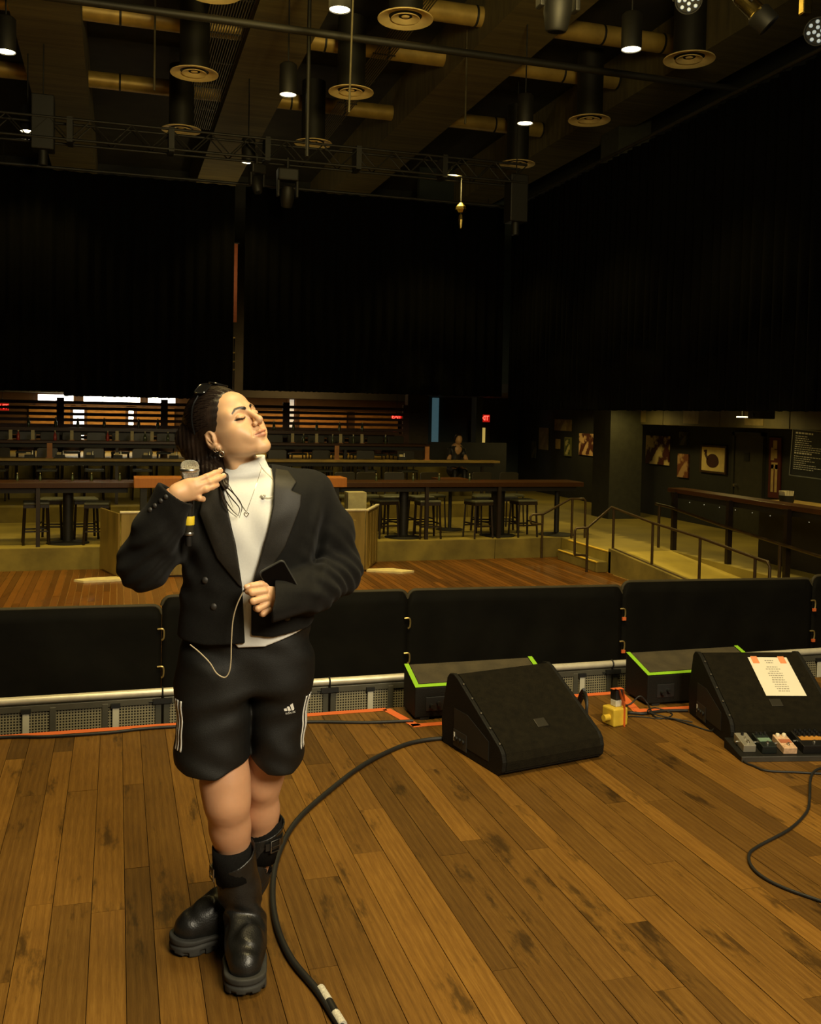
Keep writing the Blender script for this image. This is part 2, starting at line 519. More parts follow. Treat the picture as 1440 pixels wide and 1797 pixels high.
curtain('drape', (8.25, 19.9), (8.25, 5.2), 1.74, 6.13, 'long black velour drape down the right side of the hall', seed=4)
# pipes that carry them
M_PIPE = mat('black_pipe', (.006, .0055, .004), .6, var=.2)
def thing1(name, mb, m, label, cat, group=None, smooth=True):
    o = mb.build(name, m, None, smooth); tag(o, label, cat, group); return o
thing1('drape_pipe', MB().cyl((-6.9, 20.0, 6.20), (8.2, 20.0, 6.20), .03), M_PIPE, 'black pipe carrying the rear drapes', 'pipe')
thing1('drape_pipe', MB().cyl((8.25, 20.0, 6.20), (8.25, 5.2, 6.20), .03), M_PIPE, 'black pipe carrying the right side drape', 'pipe')
# ================================================================== the singer
PO = np.array([.375, 2.83, 0.])                       # stands here on the stage boards
PHI = math.atan2(PO[0], PO[1])
def pw(p):
    """person frame (x to the picture's right, y away from the camera, z up) -> world"""
    return (PO[0] + math.cos(PHI) * p[0] + math.sin(PHI) * p[1], PO[1] - math.sin(PHI) * p[0] + math.cos(PHI) * p[1], p[2])
person = empty('person', pw((0, 0, 0)), -PHI)
tag(person, 'woman in cropped black blazer, white turtleneck and black shorts, eyes closed, chin raised', 'person')

def skin_material():
    m = bpy.data.materials.new('skin')
    m.use_nodes = True
    nt = m.node_tree; b = nt.nodes['Principled BSDF']
    at = nt.nodes.new('ShaderNodeVertexColor'); at.layer_name = 'tint'
    nz = nt.nodes.new('ShaderNodeTexNoise'); nz.inputs['Scale'].default_value = 60; nz.inputs['Detail'].default_value = 4
    tc = nt.nodes.new('ShaderNodeTexCoord'); nt.links.new(tc.outputs['Object'], nz.inputs[0])
    mr = nt.nodes.new('ShaderNodeMapRange'); mr.inputs[3].default_value = .93; mr.inputs[4].default_value = 1.05
    nt.links.new(nz.outputs['Fac'], mr.inputs[0])
    mx = nt.nodes.new('ShaderNodeVectorMath'); mx.operation = 'SCALE'
    nt.links.new(at.outputs[0], mx.inputs[0]); nt.links.new(mr.outputs[0], mx.inputs['Scale'])
    nt.links.new(mx.outputs[0], b.inputs['Base Color'])
    b.inputs['Roughness'].default_value = .48
    b.inputs['Subsurface Weight'].default_value = .12
    b.inputs['Subsurface Radius'].default_value = (1, .35, .2)
    b.inputs['Subsurface Scale'].default_value = .006
    return m
M_SKIN = skin_material()

# ---- head frame
AL, BE = math.radians(45), math.radians(29)
_fw = np.array([math.sin(AL) * math.cos(BE), -math.cos(AL) * math.cos(BE), math.sin(BE)])
_hx = np.array([1., (_fw[0] + .33 * _fw[2]) / -_fw[1], .33]); _hx /= np.linalg.norm(_hx)
_hz = np.cross(_hx, -_fw)
HM = np.stack([_hx, -_fw, _hz], 1).astype(np.float32)         # columns: her left, back, crown
HC = np.array([-.0085, -.055, 1.6085]) - HM @ np.array([0, -.09, .004])
def hl(p):                                                     # head frame -> person frame
    return HC + HM @ np.array(p, float)
def toh(P):
    return (P - HC.astype(np.float32)) @ HM

NECK0, NECK1 = (-.052, .030, 1.515), (-.012, .036, 1.40)
def head_f(P):
    Q = toh(P)
    d = ell(Q, (0, .014, .036), (.073, .092, .084))
    d = smin(d, ell(Q, (0, -.026, -.02), (.057, .063, .078)), .03)
    d = smin(d, ell(Q, (0, -.047, .050), (.052, .042, .042)), .02)
    for s in (-1, 1):
        d = smin(d, cone(Q, (s * .048, .002, -.046), (s * .016, -.070, -.094), .017, .014), .028)
        d = smin(d, ell(Q, (s * .040, -.034, -.046), (.021, .034, .030)), .025)
        d = smin(d, ell(Q, (s * .041, -.058, -.026), (.022, .021, .021)), .024)
        d = smin(d, ell(Q, (s * .050, -.026, -.020), (.019, .030, .028)), .024)
        d = smin(d, ell(Q, (s * .050, -.050, .022), (.014, .020, .018)), .022)
        d = smin(d, ell(Q, (s * .031, -.074, -.052), (.013, .012, .016)), .018)
    d = smin(d, ball(Q, (0, -.080, -.096), .0150), .02)
    d = smin(d, ell(Q, (0, -.074, -.060), (.027, .021, .025)), .018)
    for s in (-1, 1):
        d = smin(d, cone(Q, (s * .012, -.087, .026), (s * .046, -.066, .024), .0085, .0070), .018)
        d = smax(d, -ell(Q, (s * .031, -.101, .006), (.019, .0135, .011)), .014)
        d = smin(d, ell(Q, (s * .0305, -.0800, .004), (.0155, .0120, .0110)), .004)
        # lid crease and lash groove
        d = smax(d, -chain(Q, [(s * .018, -.0915, .009), (s * .031, -.0945, .0125), (s * .044, -.0855, .009)], [.0014, .0016, .0014]), .002)
    d = smin(d, cone(Q, (0, -.089, .016), (0, -.112, -.023), .0072, .0092), .010)
    d = smin(d, ball(Q, (0, -.1115, -.027), .0098), .006)
    for s in (-1, 1):
        d = smin(d, ball(Q, (s * .0112, -.100, -.0315), .0074), .006)
        d = smax(d, -ball(Q, (s * .0056, -.107, -.0390), .0030), .003)
        # smile crease
        d = smax(d, -chain(Q, [(s * .019, -.097, -.030), (s * .028, -.094, -.045), (s * .030, -.087, -.060)], [.0012, .0022, .0012]), .006)
    up = chain(Q, [(-.022, -.0880, -.0590), (-.009, -.0985, -.0560), (0, -.0990, -.0570), (.009, -.0985, -.0560), (.018, -.0895, -.0590)], [.0034, .0060, .0055, .0060, .0034], .004)
    lo = chain(Q, [(-.018, -.0885, -.0635), (0, -.0965, -.0675), (.015, -.0890, -.0635)], [.0040, .0078, .0040], .004)
    d = smin(d, up, .004); d = smin(d, lo, .004)
    d = smax(d, -chain(Q, [(-.024, -.0905, -.0600), (-.010, -.1030, -.0612), (.009, -.1030, -.0612), (.020, -.0915, -.0605)], [.0012, .0012, .0012, .0012], .001), .002)
    d = smax(d, -ell(Q, (0, -.1025, -.0800), (.014, .008, .0055)), .008)
    for s in (-1, 1):                                          # ears
        R = np.array([[1, 0, 0], [0, .95, -.3], [0, .3, .95]], np.float32)
        e = ell(Q, (s * .0745, .018, -.006), (.0085, .0185, .0300), R)
        e = smin(e, ball(Q, (s * .0725, .008, -.036), .0085), .008)
        e = smax(e, -ell(Q, (s * .0830, .014, -.004), (.0075, .0115, .0200), R), .003)
        e = smin(e, ell(Q, (s * .0760, .006, -.010), (.004, .004, .008)), .003)
        e = smin(e, chain(Q, [(s * .0775, .024, .014), (s * .0775, .021, -.006), (s * .0765, .014, -.022)], [.0025, .003, .0025], .002), .003)
        d = smin(d, e, .005)
    n = cone(P, NECK0, NECK1, .0500, .0560)
    n = smin(n, cone(P, hl((-.045, .012, -.045)), (-.012, .012, 1.40), .013, .010), .025)
    d = smin(d, n, .022)
    return d
head = surf(lambda P: smax(head_f(P), 1.425 - P[:, 2], .004), (-.22, -.17, 1.41), (.12, .17, 1.73), .0017)

# ---- face colours, plus shade painted into the lid crease and mouth line
SK = np.array([.62, .375, .200])
def seg_d(q, pts):
    d = np.full(len(q), 1e9); tt = np.zeros(len(q)); n = len(pts) - 1
    for i in range(n):
        a = np.array(pts[i]); b = np.array(pts[i + 1]); ba = b - a
        h = np.clip(((q - a) @ ba) / (ba @ ba), 0, 1)
        e = np.sqrt((((q - a) - h[:, None] * ba) ** 2).sum(1))
        tt = np.where(e < d, (i + h) / n, tt); d = np.minimum(d, e)
    return d, tt
def head_tint(v):
    Q = toh(v.astype(np.float32)); q = Q[:, [0, 2]].astype(float)
    col = np.tile(SK, (len(v), 1))
    front = np.clip((-.045 - Q[:, 1]) / .02, 0, 1)
    def mix(mask, c):
        nonlocal col
        mk = np.clip(mask * front, 0, 1)[:, None]
        col = col * (1 - mk) + np.array(c) * mk
    for s in (-1, 1):
        d, _ = seg_d(q, [(s * .042, -.024), (s * .030, -.030)])
        mix(np.exp(-(d / .016) ** 2) * .35, (.66, .34, .20))
        d, t = seg_d(q, [(s * .012, .0225), (s * .026, .0295), (s * .037, .0310), (s * .050, .0225)])
        wd = .0046 - .0024 * t
        mix(np.clip((wd - d) / .0014 + .6, 0, 1), (.012, .007, .004))
        d, t = seg_d(q, [(s * .0165, .0005), (s * .024, -.0030), (s * .033, -.0040), (s * .041, -.0015), (s * .048, .0030)])
        mix(np.clip((.0019 - d) / .0012 + .6, 0, 1), (.010, .006, .004))
        d, t = seg_d(q, [(s * .018, .0095), (s * .031, .0130), (s * .044, .0095)])
        mix(np.exp(-(d / .003) ** 2) * .35, (.50, .27, .15))  # shade painted along the lid crease
    d, _ = seg_d(q, [(-.020, -.0605), (-.008, -.0590), (.008, -.0590), (.017, -.0605)])
    d2, _ = seg_d(q, [(-.014, -.0650), (0, -.0675), (.012, -.0650)])
    dl = np.minimum(d - .0050, d2 - .0058)
    mix(np.clip(-dl / .002 + .5, 0, 1) * .9, (.56, .225, .125))
    d, _ = seg_d(q, [(-.022, -.0602), (-.010, -.0612), (.009, -.0612), (.019, -.0606)])
    mix(np.clip((.0012 - d) / .0012 + .5, 0, 1) * .8, (.16, .06, .035))  # shade painted where the lips meet
    return col

# ---- hands
RW = (-.205, -.195, 1.385)                                     # wrist of the raised arm
def rhand_f(P):
    d = cone(P, (-.235, -.185, 1.335), (-.196, -.198, 1.393), .028, .025)
    d = smin(d, ell(P, (-.166, -.196, 1.402), (.041, .017, .031), np.array([[.93, .0, -.36], [0, 1, 0], [.36, 0, .93]], np.float32)), .016)
    fingers = [
        ([(-.150, -.196, 1.424), (-.118, -.186, 1.437), (-.098, -.170, 1.446), (-.083, -.153, 1.452)], [.0098, .0092, .0083, .0068]),
        ([(-.145, -.198, 1.411), (-.110, -.190, 1.423), (-.089, -.176, 1.432), (-.074, -.158, 1.438)], [.0100, .0094, .0085, .0070]),
        ([(-.146, -.197, 1.396), (-.120, -.198, 1.404), (-.104, -.190, 1.410), (-.091, -.177, 1.414)], [.0095, .0089, .0081, .0066]),
        ([(-.150, -.193, 1.383), (-.136, -.201, 1.380), (-.128, -.193, 1.377), (-.129, -.178, 1.377)], [.0086, .0080, .0072, .0060]),
        ([(-.172, -.182, 1.418), (-.160, -.158, 1.425), (-.143, -.137, 1.420), (-.128, -.126, 1.411)], [.0125, .0108, .0098, .0076]),
    ]
    for p, r in fingers:
        f = chain(P, p, r, .004)
        d = smin(d, f, .005)
    return d
rhand = surf(lambda P: smax(rhand_f(P), -((P[:, 0] + .215) * .565 + (P[:, 2] - 1.366) * .825), .002), (-.28, -.25, 1.31), (-.05, -.09, 1.48), .0016)

def lhand_f(P):
    d = cone(P, (.115, -.175, 1.098), (.078, -.185, 1.104), .026, .027)
    d = smin(d, ell(P, (.055, -.190, 1.106), (.036, .019, .036)), .014)
    fingers = [
        ([(.060, -.178, 1.140), (.030, -.197, 1.1445), (.006, -.205, 1.1425), (-.009, -.209, 1.1405)], [.0130, .0110, .0096, .0074]),
        ([(.040, -.204, 1.128), (.006, -.216, 1.126), (-.005, -.203, 1.128), (-.008, -.197, 1.137)], [.0104, .0094, .0084, .0070]),
        ([(.042, -.208, 1.110), (.010, -.222, 1.104), (.006, -.203, 1.101), (.022, -.192, 1.104)], [.0104, .0096, .0086, .0072]),
        ([(.046, -.207, 1.092), (.023, -.220, 1.083), (.018, -.202, 1.081), (.032, -.190, 1.086)], [.0098, .0090, .0082, .0068]),
        ([(.053, -.203, 1.077), (.037, -.213, 1.067), (.033, -.198, 1.065), (.044, -.188, 1.070)], [.0088, .0080, .0072, .0060]),
    ]
    for p, r in fingers:
        d = smin(d, chain(P, p, r, .003), .004)
    return d
lhand = surf(lambda P: smax(lhand_f(P), P[:, 0] - .105, .002), (-.04, -.26, 1.03), (.14, -.12, 1.18), .0016)

# ---- trunk, arms and legs (mostly under clothing)
KNEE_F, KNEE_B = (-.055, -.045, .485), (.043, .055, .500)
def trunk_f(P):
    d = ell(P, (.0, .03, 1.25), (.13, .085, .17))
    d = smin(d, ell(P, (-.005, .03, .98), (.14, .09, .14)), .06)
    d = smin(d, cone(P, (-.012, .036, 1.38), NECK1, .06, .056), .04)
    d = smin(d, chain(P, [(-.14, .02, 1.35), (-.285, -.12, 1.19), RW], [.045, .038, .026], .02), .03)
    d = smin(d, chain(P, [(.17, .03, 1.35), (.262, .05, 1.135), (.10, -.17, 1.10)], [.045, .038, .026], .02), .03)
    f = chain(P, [(-.085, .02, .88), (-.062, -.035, .54), KNEE_F, (-.047, -.015, .40), (-.030, .03, .25), (.0, .035, .10)], [.085, .066, .060, .0545, .050, .036], .03)
    f = smin(f, ell(P, (-.058, -.080, .492), (.034, .030, .040)), .014)           # kneecap
    f = smin(f, ell(P, (-.055, -.060, .430), (.022, .018, .026)), .014)
    f = smin(f, ell(P, (-.040, .035, .36), (.045, .04, .085)), .03)               # calf
    b = chain(P, [(.085, .03, .88), (.052, .055, .55), KNEE_B, (.045, .09, .40), (.048, .125, .28), (.0, .13, .10)], [.082, .060, .053, .049, .044, .036], .03)
    b = smin(b, ell(P, (.042, .018, .505), (.030, .022, .040)), .018)
    b = smin(b, ell(P, (.050, .13, .37), (.040, .035, .08)), .03)
    d = smin(d, smin(f, b, .006), .02)
    return d
trunk = surf(trunk_f, (-.40, -.26, .06), (.36, .24, 1.46), .005)
cols = np.concatenate([head_tint(head[0])] + [np.tile(SK * np.array(k), (len(p[0]), 1)) for p, k in ((rhand, (1.02, .98, .95)), (lhand, (1.02, .98, .95)), (trunk, (.92, .80, .80)))])
sdf_mesh('body', [head, rhand, lhand, trunk], M_SKIN, person, cols)

# ---- finger nails
M_NAIL = mat('nail_polish', (.72, .50, .36), .25, var=.04)
def nail(p, n, t, w=.0045, l=.006):
    n = Vector(n).normalized(); t = Vector(t).normalized(); t = (t - n * t.dot(n)).normalized(); s = n.cross(t)
    M = Matrix.Identity(4)
    for i, a in enumerate((s, t, n)):
        for j in range(3): M[j][i] = a[j]
    M.translation = Vector(p)
    b = MB(); b.lathe([(0, .0009), (.6, .0007), (.92, .0002), (1.0, -.0012)], 12, M=M @ Matrix.Diagonal((w, l, 1, 1)))
    return b.build('nail', M_NAIL, person, True)
nail((-.085, -.160, 1.4585), (-.1, -.45, .9), (.8, .5, .3))
nail((-.076, -.1655, 1.4425), (-.1, -.75, .6), (.8, .5, .3))
nail((-.006, -.2145, 1.1440), (-.2, -.75, .65), (-1, -.2, 0), .005, .007)

# ---- hair
M_HAIR = mat('dark_brown_hair', (.016, .0095, .006), .42, var=.5, scale=40, bump=.12, bscale=180, spec=.35, stretch=(1, 1, .12))
def hair_f(P):
    Q = toh(P)
    d = ell(Q, (0, .026, .048), (.0850, .1010, .0960))
    d = smin(d, ell(Q, (0, .075, .0), (.066, .050, .085)), .03)
    rid = .0007 * np.sin(np.arctan2(Q[:, 0], Q[:, 2] + .02) * 37 + 5 * Q[:, 1] / .1)
    d = d + rid
    d = smax(d, -ell(Q, (0, -.126, -.024), (.093, .092, .108)), .004)
    d = smax(d, -ell(Q, (-.088, .006, -.024), (.03, .032, .036)), .008)      # clear of the near ear
    d = smax(d, -ell(Q, (.085, .004, -.020), (.03, .034, .042)), .01)
    fall = chain(P, [hl((-.03, .105, .03)), (-.128, .075, 1.56), (-.127, .060, 1.50), (-.118, .035, 1.43), (-.108, -.005, 1.375), (-.098, -.04, 1.33)], [.060, .060, .056, .050, .040, .026], .03)
    fall = smin(fall, chain(P, [(-.115, -.02, 1.44), (-.088, -.075, 1.425), (-.072, -.115, 1.405)], [.035, .02, .010], .02), .02)
    fall = smin(fall, chain(P, [(-.06, .09, 1.53), (-.04, .095, 1.42), (-.02, .09, 1.36)], [.06, .05, .04], .02), .03)
    fall = fall + .0012 * np.sin(P[:, 0] * 520 + P[:, 2] * 40) + .0012 * np.sin(P[:, 0] * 280 + P[:, 1] * 330 + 1)
    d = smin(d, fall, .018)
    d = smax(d, -(cone(P, NECK0, NECK1, .0515, .0575)), .004)
    return d
hair = sdf_mesh('hair', [surf(hair_f, (-.25, -.17, 1.27), (.10, .19, 1.74), .0024)], M_HAIR, person)
def strand(pts, r, n=5):
    b = MB(); p = spline(pts, 6); k = len(p)
    b.tube(p, [r * (1 - .75 * (i / (k - 1)) ** 2) for i in range(k)], n)
    return b.build('strand', M_HAIR, hair, True)
for j in (0, 2):                                               # loose ends looping over the collar
    e = j - 1
    strand([(-.095, -.085, 1.436 - .003 * j), (-.080 + .002 * e, -.125, 1.414), (-.052 + .004 * e, -.143, 1.384 + .005 * e), (-.028 + .003 * e, -.148, 1.352 + .004 * e), (-.033 + .002 * e, -.149, 1.324 - .003 * e)], .0024)
for j in (0, 2):
    e = j - 1
    strand([(-.096, -.080, 1.425 - .003 * j), (-.083, -.125, 1.396), (-.071 + .004 * e, -.143, 1.366), (-.054 + .005 * e, -.149, 1.341), (-.035 + .002 * e, -.150, 1.325 + .002 * e)], .0022)
strand([(-.10, -.07, 1.44), (-.086, -.11, 1.42), (-.072, -.135, 1.40), (-.058, -.146, 1.372), (-.048, -.149, 1.35)], .0016)
bs = MB()
for j in range(120):                                           # combed-back locks over the cap
    u = -1.75 + 2.6 * j / 119 + rng.uniform(-.01, .01)
    y0 = -.062 + .055 * min(1, abs(u) / 1.5) ** 2 + rng.uniform(-.004, .004)
    pts = []
    for k in range(8):
        y = y0 + (.105 - y0) * k / 7
        c = math.sqrt(max(.03, 1 - ((y - .026) / .101) ** 2)) * 1.008
        uu = u * (1 - .10 * k / 7) + .05 * math.sin(k * .9 + j)
        pts.append(hl((.085 * math.sin(uu) * c, y, .048 + .096 * math.cos(uu) * c)))
    if u < .2:
        pts += [(-.150 + .03 * rng.random() - .012, .06, 1.53), (-.150 + .04 * rng.random(), .035, 1.46), (-.135 + .05 * rng.random(), .0, 1.39)]
    p = spline(pts, 3); n_ = len(p)
    bs.tube(p, [.0022 * (.35 + .65 * math.sin(math.pi * min(1, .12 + .88 * i / (n_ - 1)))) for i in range(n_)], 5)
tag(bs.build('hair_locks', M_HAIR, hair, True), kind='stuff')

# ---- shirt and jacket
def prof(P, za, aa, bb, cx, cy, p=2.5):
    z = P[:, 2]
    zz = np.linspace(za[0] - .12, za[-1] + .12, 200); kw = np.exp(-(np.linspace(-.06, .06, 41) / .028) ** 2); kw /= kw.sum()
    zd = np.linspace(zz[0], zz[-1], 600); st = zd[1] - zd[0]
    kx = np.arange(-int(.07 / st), int(.07 / st) + 1); kw = np.exp(-(kx * st / .03) ** 2); kw /= kw.sum()
    sm = lambda q: np.convolve(np.pad(np.interp(zd, za, q), len(kx) // 2, mode='edge'), kw, 'valid')
    a = np.interp(z, zd, sm(aa)); b = np.interp(z, zd, sm(bb)); x0 = np.interp(z, zd, sm(cx))
    u = np.abs((P[:, 0] - x0) / a); v = np.abs((P[:, 1] - cy) / b)
    k = (u ** p + v ** p) ** (1 / p)
    return (k - 1) * np.minimum(a, b) * .92
ZT = [.93, 1.05, 1.15, 1.25, 1.33, 1.40, 1.46]
def torso_f(P, g=0.):
    d = prof(P, ZT, np.array([.196, .192, .190, .197, .203, .200, .19]) + g, np.array([.132, .136, .140, .148, .146, .122, .09]) + g, [-.008, -.006, -.002, .005, .012, .016, .018], .005)
    x = P[:, 0] - .02
    top = P[:, 2] - (1.468 + g - .15 * np.sqrt(x * x + .0006) - np.clip(np.abs(x) - .15, 0, 1) ** 2 * 5) + np.abs(P[:, 1] - .02) * .28
    return smax(d, top, .03)
V_CUT = [(-.086, 1.52), (-.084, 1.43), (-.079, 1.4054), (-.066, 1.355), (-.0398, 1.2485), (-.0203, 1.1264), (-.0072, .90), (.0067, .90), (.0048, 1.123), (.0213, 1.182), (.0451, 1.2739), (.0612, 1.3562), (.0629, 1.4216), (.058, 1.46), (.046, 1.52)]
R_SL = [(.172, .025, 1.362), (.234, .050, 1.26), (.262, .045, 1.140), (.185, -.070, 1.112), (.03, -.215, 1.095)]
L_SL = [(-.145, .02, 1.355), (-.225, -.06, 1.275), (-.286, -.12, 1.190), (-.250, -.165, 1.285), (-.185, -.205, 1.425)]
def wrinkle(P):
    x, y, z = P[:, 0], P[:, 1], P[:, 2]
    e = np.exp(-(((x - .26) / .09) ** 2 + ((z - 1.14) / .10) ** 2)) * .0050 * np.sin(120 * (z + .5 * x) + 14 * np.sin(9 * y))
    e2 = np.exp(-(((x + .28) / .09) ** 2 + ((z - 1.20) / .10) ** 2)) * .0050 * np.sin(115 * (z - .9 * x) + 10 * np.sin(11 * y))
    g = .0022 * np.sin(38 * x + 21 * z + 3 * np.sin(17 * z)) * np.sin(25 * z - 13 * x)
    a = np.exp(-(((x + .17) / .06) ** 2 + ((z - 1.24) / .12) ** 2)) * .005 * np.sin(90 * x + 45 * z)
    b = np.exp(-(((x - .19) / .05) ** 2 + ((z - 1.22) / .14) ** 2)) * .006 * np.sin(100 * x - 25 * z)
    return e + e2 + g + a + b
def rsleeve_f(P):
    d = chain(P, R_SL, [.070, .069, .067, .064, .058], .03)
    d = smax(d, .064 - P[:, 0] + .08 * (P[:, 2] - 1.1), .004)
    return smax(d, -cone(P, (.0, -.235, 1.094), (.10, -.150, 1.103), .052, .046), .003)
def lsleeve_f(P):
    d = chain(P, L_SL, [.080, .074, .069, .060, .050], .03)
    d = smax(d, (P[:, 0] + .2015) * .565 + (P[:, 2] - 1.392) * .825, .004)
    return smax(d, -cone(P, (-.185, -.205, 1.425), (-.228, -.18, 1.330), .045, .040), .003)
def jacket_core(P):
    d = smin(torso_f(P), smin(rsleeve_f(P), lsleeve_f(P), .01), .035)
    return d + wrinkle(P)
def jacket_f(P):
    x, y, z = P[:, 0], P[:, 1], P[:, 2]
    d = smin(torso_f(P), chain(P, R_SL[:2], [.070, .069]), .035)
    d = smin(d, chain(P, L_SL[:2], [.080, .074]), .035)
    d = smin(d, rsleeve_f(P), .018); d = smin(d, lsleeve_f(P), .018)
    d = d + wrinkle(P)
    hem = np.interp(x, [-.2, -.12, -.0072, -.0070, .0067, .064, .164, .20], [.968, .9585, .966, .988, .988, .9815, .9955, 1.01])
    d = smax(d, hem - z + .03 * np.clip(y, 0, 1), .004)
    cut = np.maximum(poly2(x, z, V_CUT), y - .02)
    d = smax(d, -cut, .003)
    d = smax(d, -cone(P, (-.01, .035, 1.38), (-.035, .03, 1.53), .070, .070), .006)
    return d
M_WOOL = mat('black_suiting', (.0046, .0042, .0030), .8, var=.25, scale=120, bump=.25, bscale=700, spec=.2, sheen=.03)
M_SATIN = mat('black_satin', (.0100, .0080, .0045), .58, var=.2, scale=90, bump=.08, bscale=500, spec=.4)
jacket = sdf_mesh('jacket', [surf(jacket_f, (-.40, -.30, .93), (.38, .20, 1.50), .0034)], M_WOOL, person)
def lapel(poly):
    def f(P):
        d = np.abs(jacket_core(P) - .0035) - .0030
        return smax(smax(d, poly2(P[:, 0], P[:, 2], poly), .002), P[:, 1] + .02, .004)
    xs = [p[0] for p in poly]; zs = [p[1] for p in poly]
    return sdf_mesh('lapel', [surf(f, (min(xs) - .01, -.19, min(zs) - .01), (max(xs) + .01, .0, max(zs) + .01), .0022, slack=2)], M_SATIN, jacket)
lapel([(-.087, 1.45), (-.125, 1.415), (-.141, 1.330), (-.0912, 1.208), (-.030, 1.132), (-.0203, 1.1264), (-.0398, 1.2485), (-.066, 1.355), (-.079, 1.4054)])
lapel([(.0612, 1.3562), (.0635, 1.4224), (.069, 1.452), (.1053, 1.4466), (.1279, 1.4181), (.1124, 1.3957), (.1411, 1.3831), (.1384, 1.3511), (.0959, 1.2392), (.0267, 1.1278), (.0048, 1.123), (.0213, 1.182), (.0451, 1.2739)])
def shirt_f(P):
    x, y, z = P[:, 0], P[:, 1], P[:, 2]
    d = torso_f(P, -.013)
    d = smin(d, ell(P, (.055, -.075, 1.285), (.055, .052, .06)), .03)
    d = smin(d, ell(P, (-.055, -.075, 1.285), (.055, .052, .06)), .03)
    d = d + .0018 * np.sin(60 * x + 30 * z) * np.sin(16 * z)
    hem = np.interp(x, [-.2, -.040, -.0305, .045, .164, .2], [.975, .965, .9508, .9525, .994, 1.01])
    d = smax(d, hem - z, .003)
    col = cone(P, (-.010, .034, 1.36), (-.024, .032, 1.50), .072, .0605)
    col = smax(col, z - (1.471 + .27 * (x + .02) + .08 * (y - .03)), .006)
    col = col + .0016 * np.cos((z - .25 * x) * 210)
    d = smin(d, col, .022)
    return smax(d, -smax(cone(P, NECK0, NECK1, .0485, .0545), 1.44 - z, .004), .003)
M_SHIRT = mat('white_ribbed_cotton', (.70, .70, .66), .8, var=.03, scale=200, bump=.10, bscale=900, spec=.2)
shirt = sdf_mesh('shirt', [surf(shirt_f, (-.21, -.17, .93), (.21, .17, 1.52), .0034)], M_SHIRT, person)

def front_y(f, x, z, y0=-.32, y1=.1):
    ys = np.linspace(y0, y1, 240).astype(np.float32)
    P = np.stack([np.full_like(ys, x), ys, np.full_like(ys, z)], 1)
    d = f(P); k = np.argmax(d < 0)
    return float(ys[k]) if d[k] < 0 else None

M_BTN = mat('covered_button', (.020, .018, .015), .5, var=.1)
for (x, z) in ((-.1212, 1.1434), (-.0971, 1.0702), (.105, 1.035)):
    y = front_y(jacket_f, x, z)
    b = MB(); b.lathe([(0, .005), (.006, .0045), (.0098, .002), (.0105, -.002)], 16, c=(x, y, z), M=Matrix.Rotation(math.pi / 2, 4, 'X'))
    b.build('button', M_BTN, jacket, True)
for (x, z) in ((-.262, 1.350), (-.2495, 1.362), (-.2335, 1.376), (-.2200, 1.387)):
    y = front_y(jacket_f, x, z)
    if y is None: continue
    b = MB(); b.lathe([(0, .005), (.0042, .0042), (.0068, .002), (.0072, -.002)], 12, c=(x, y, z), M=Matrix.Rotation(math.pi / 2, 4, 'X'))
    b.build('button', M_BTN, jacket, True)

# ---- shorts
def shorts_f(P):
    x, y, z = P[:, 0], P[:, 1], P[:, 2]
    up = prof(P, [.7, .85, 1.0], [.196, .190, .182], [.112, .115, .112], [-.010, -.006, -.004], .012)
    up = smax(smax(up, .80 - z, .03), z - 1.0, .01)
    l = prof(P, [.5, .62, .80, .9], [.112, .109, .102, .095], [.122, .120, .112, .10], [-.100, -.101, -.099, -.09], -.006, 2.2)
    r = prof(P, [.5, .62, .80, .9], [.078, .080, .090, .09], [.108, .108, .105, .10], [.083, .087, .093, .085], .030, 2.2)
    l = smax(smax(l, z - .90, .03), np.interp(x, [-.22, -.205, -.169, -.088, .0107], [.600, .600, .586, .582, .613]) - z + .02 * np.sin(40 * x) * 0, .004)
    r = smax(smax(r, z - .90, .03), np.interp(x, [.005, .0107, .061, .13, .155, .18], [.606, .600, .566, .566, .580, .60]) - z, .004)
    d = smin(smin(l, r, .010), up, .04)
    wr = .0028 * np.sin(30 * x + 46 * z + 4 * np.sin(12 * z)) * np.sin(20 * z + 9 * x) + .0022 * np.sin(75 * z - 18 * x) * np.exp(-((z - .76) / .07) ** 2)
    d = d + wr
    hol = smax(prof(P, [.5, .7], [.098, .098], [.108, .108], [-.100, -.101], -.006, 2.2), z - .66, .01)
    d = smax(d, -hol, .003)
    return smax(d, -smax(prof(P, [.5, .7], [.066, .068], [.096, .096], [.083, .087], .030, 2.2), z - .66, .01), .003)
M_SHORT = mat('black_track_polyester', (.0050, .0046, .0032), .62, var=.2, scale=60, bump=.15, bscale=500, spec=.35)
shorts = sdf_mesh('shorts', [surf(shorts_f, (-.26, -.17, .53), (.22, .18, 1.02), .0034)], M_SHORT, person)
M_WHITE = mat('white_print', (.78, .77, .70), .6, var=.03)
def ribbon(c, th, z0, z1, wd):
    """strip down the outside of a trouser leg, on the cloth"""
    b = MB(); rows = []
    for k in range(25):
        z = z0 + (z1 - z0) * k / 24
        row = []
        for s in (-1, 0, 1):
            a = th + s * wd / 2 / .11
            dr = np.array([math.cos(a), math.sin(a)])
            rr = np.linspace(.22, .03, 260)
            P = np.stack([c[0] + dr[0] * rr, c[1] + dr[1] * rr, np.full_like(rr, z)], 1).astype(np.float32)
            d = shorts_f(P); k2 = np.argmax(d < 0)
            r = rr[k2] + .0012
            row.append((c[0] + dr[0] * r, c[1] + dr[1] * r, z))
        rows.append(row)
    vs = [p for r in rows for p in r]
    fs = [(i * 3 + j, i * 3 + j + 1, (i + 1) * 3 + j + 1, (i + 1) * 3 + j) for i in range(24) for j in range(2)]
    b.add(vs, fs)
    o = b.build('stripe', M_WHITE, shorts, True)
    md = o.modifiers.new('thick', 'SOLIDIFY'); md.thickness = .001
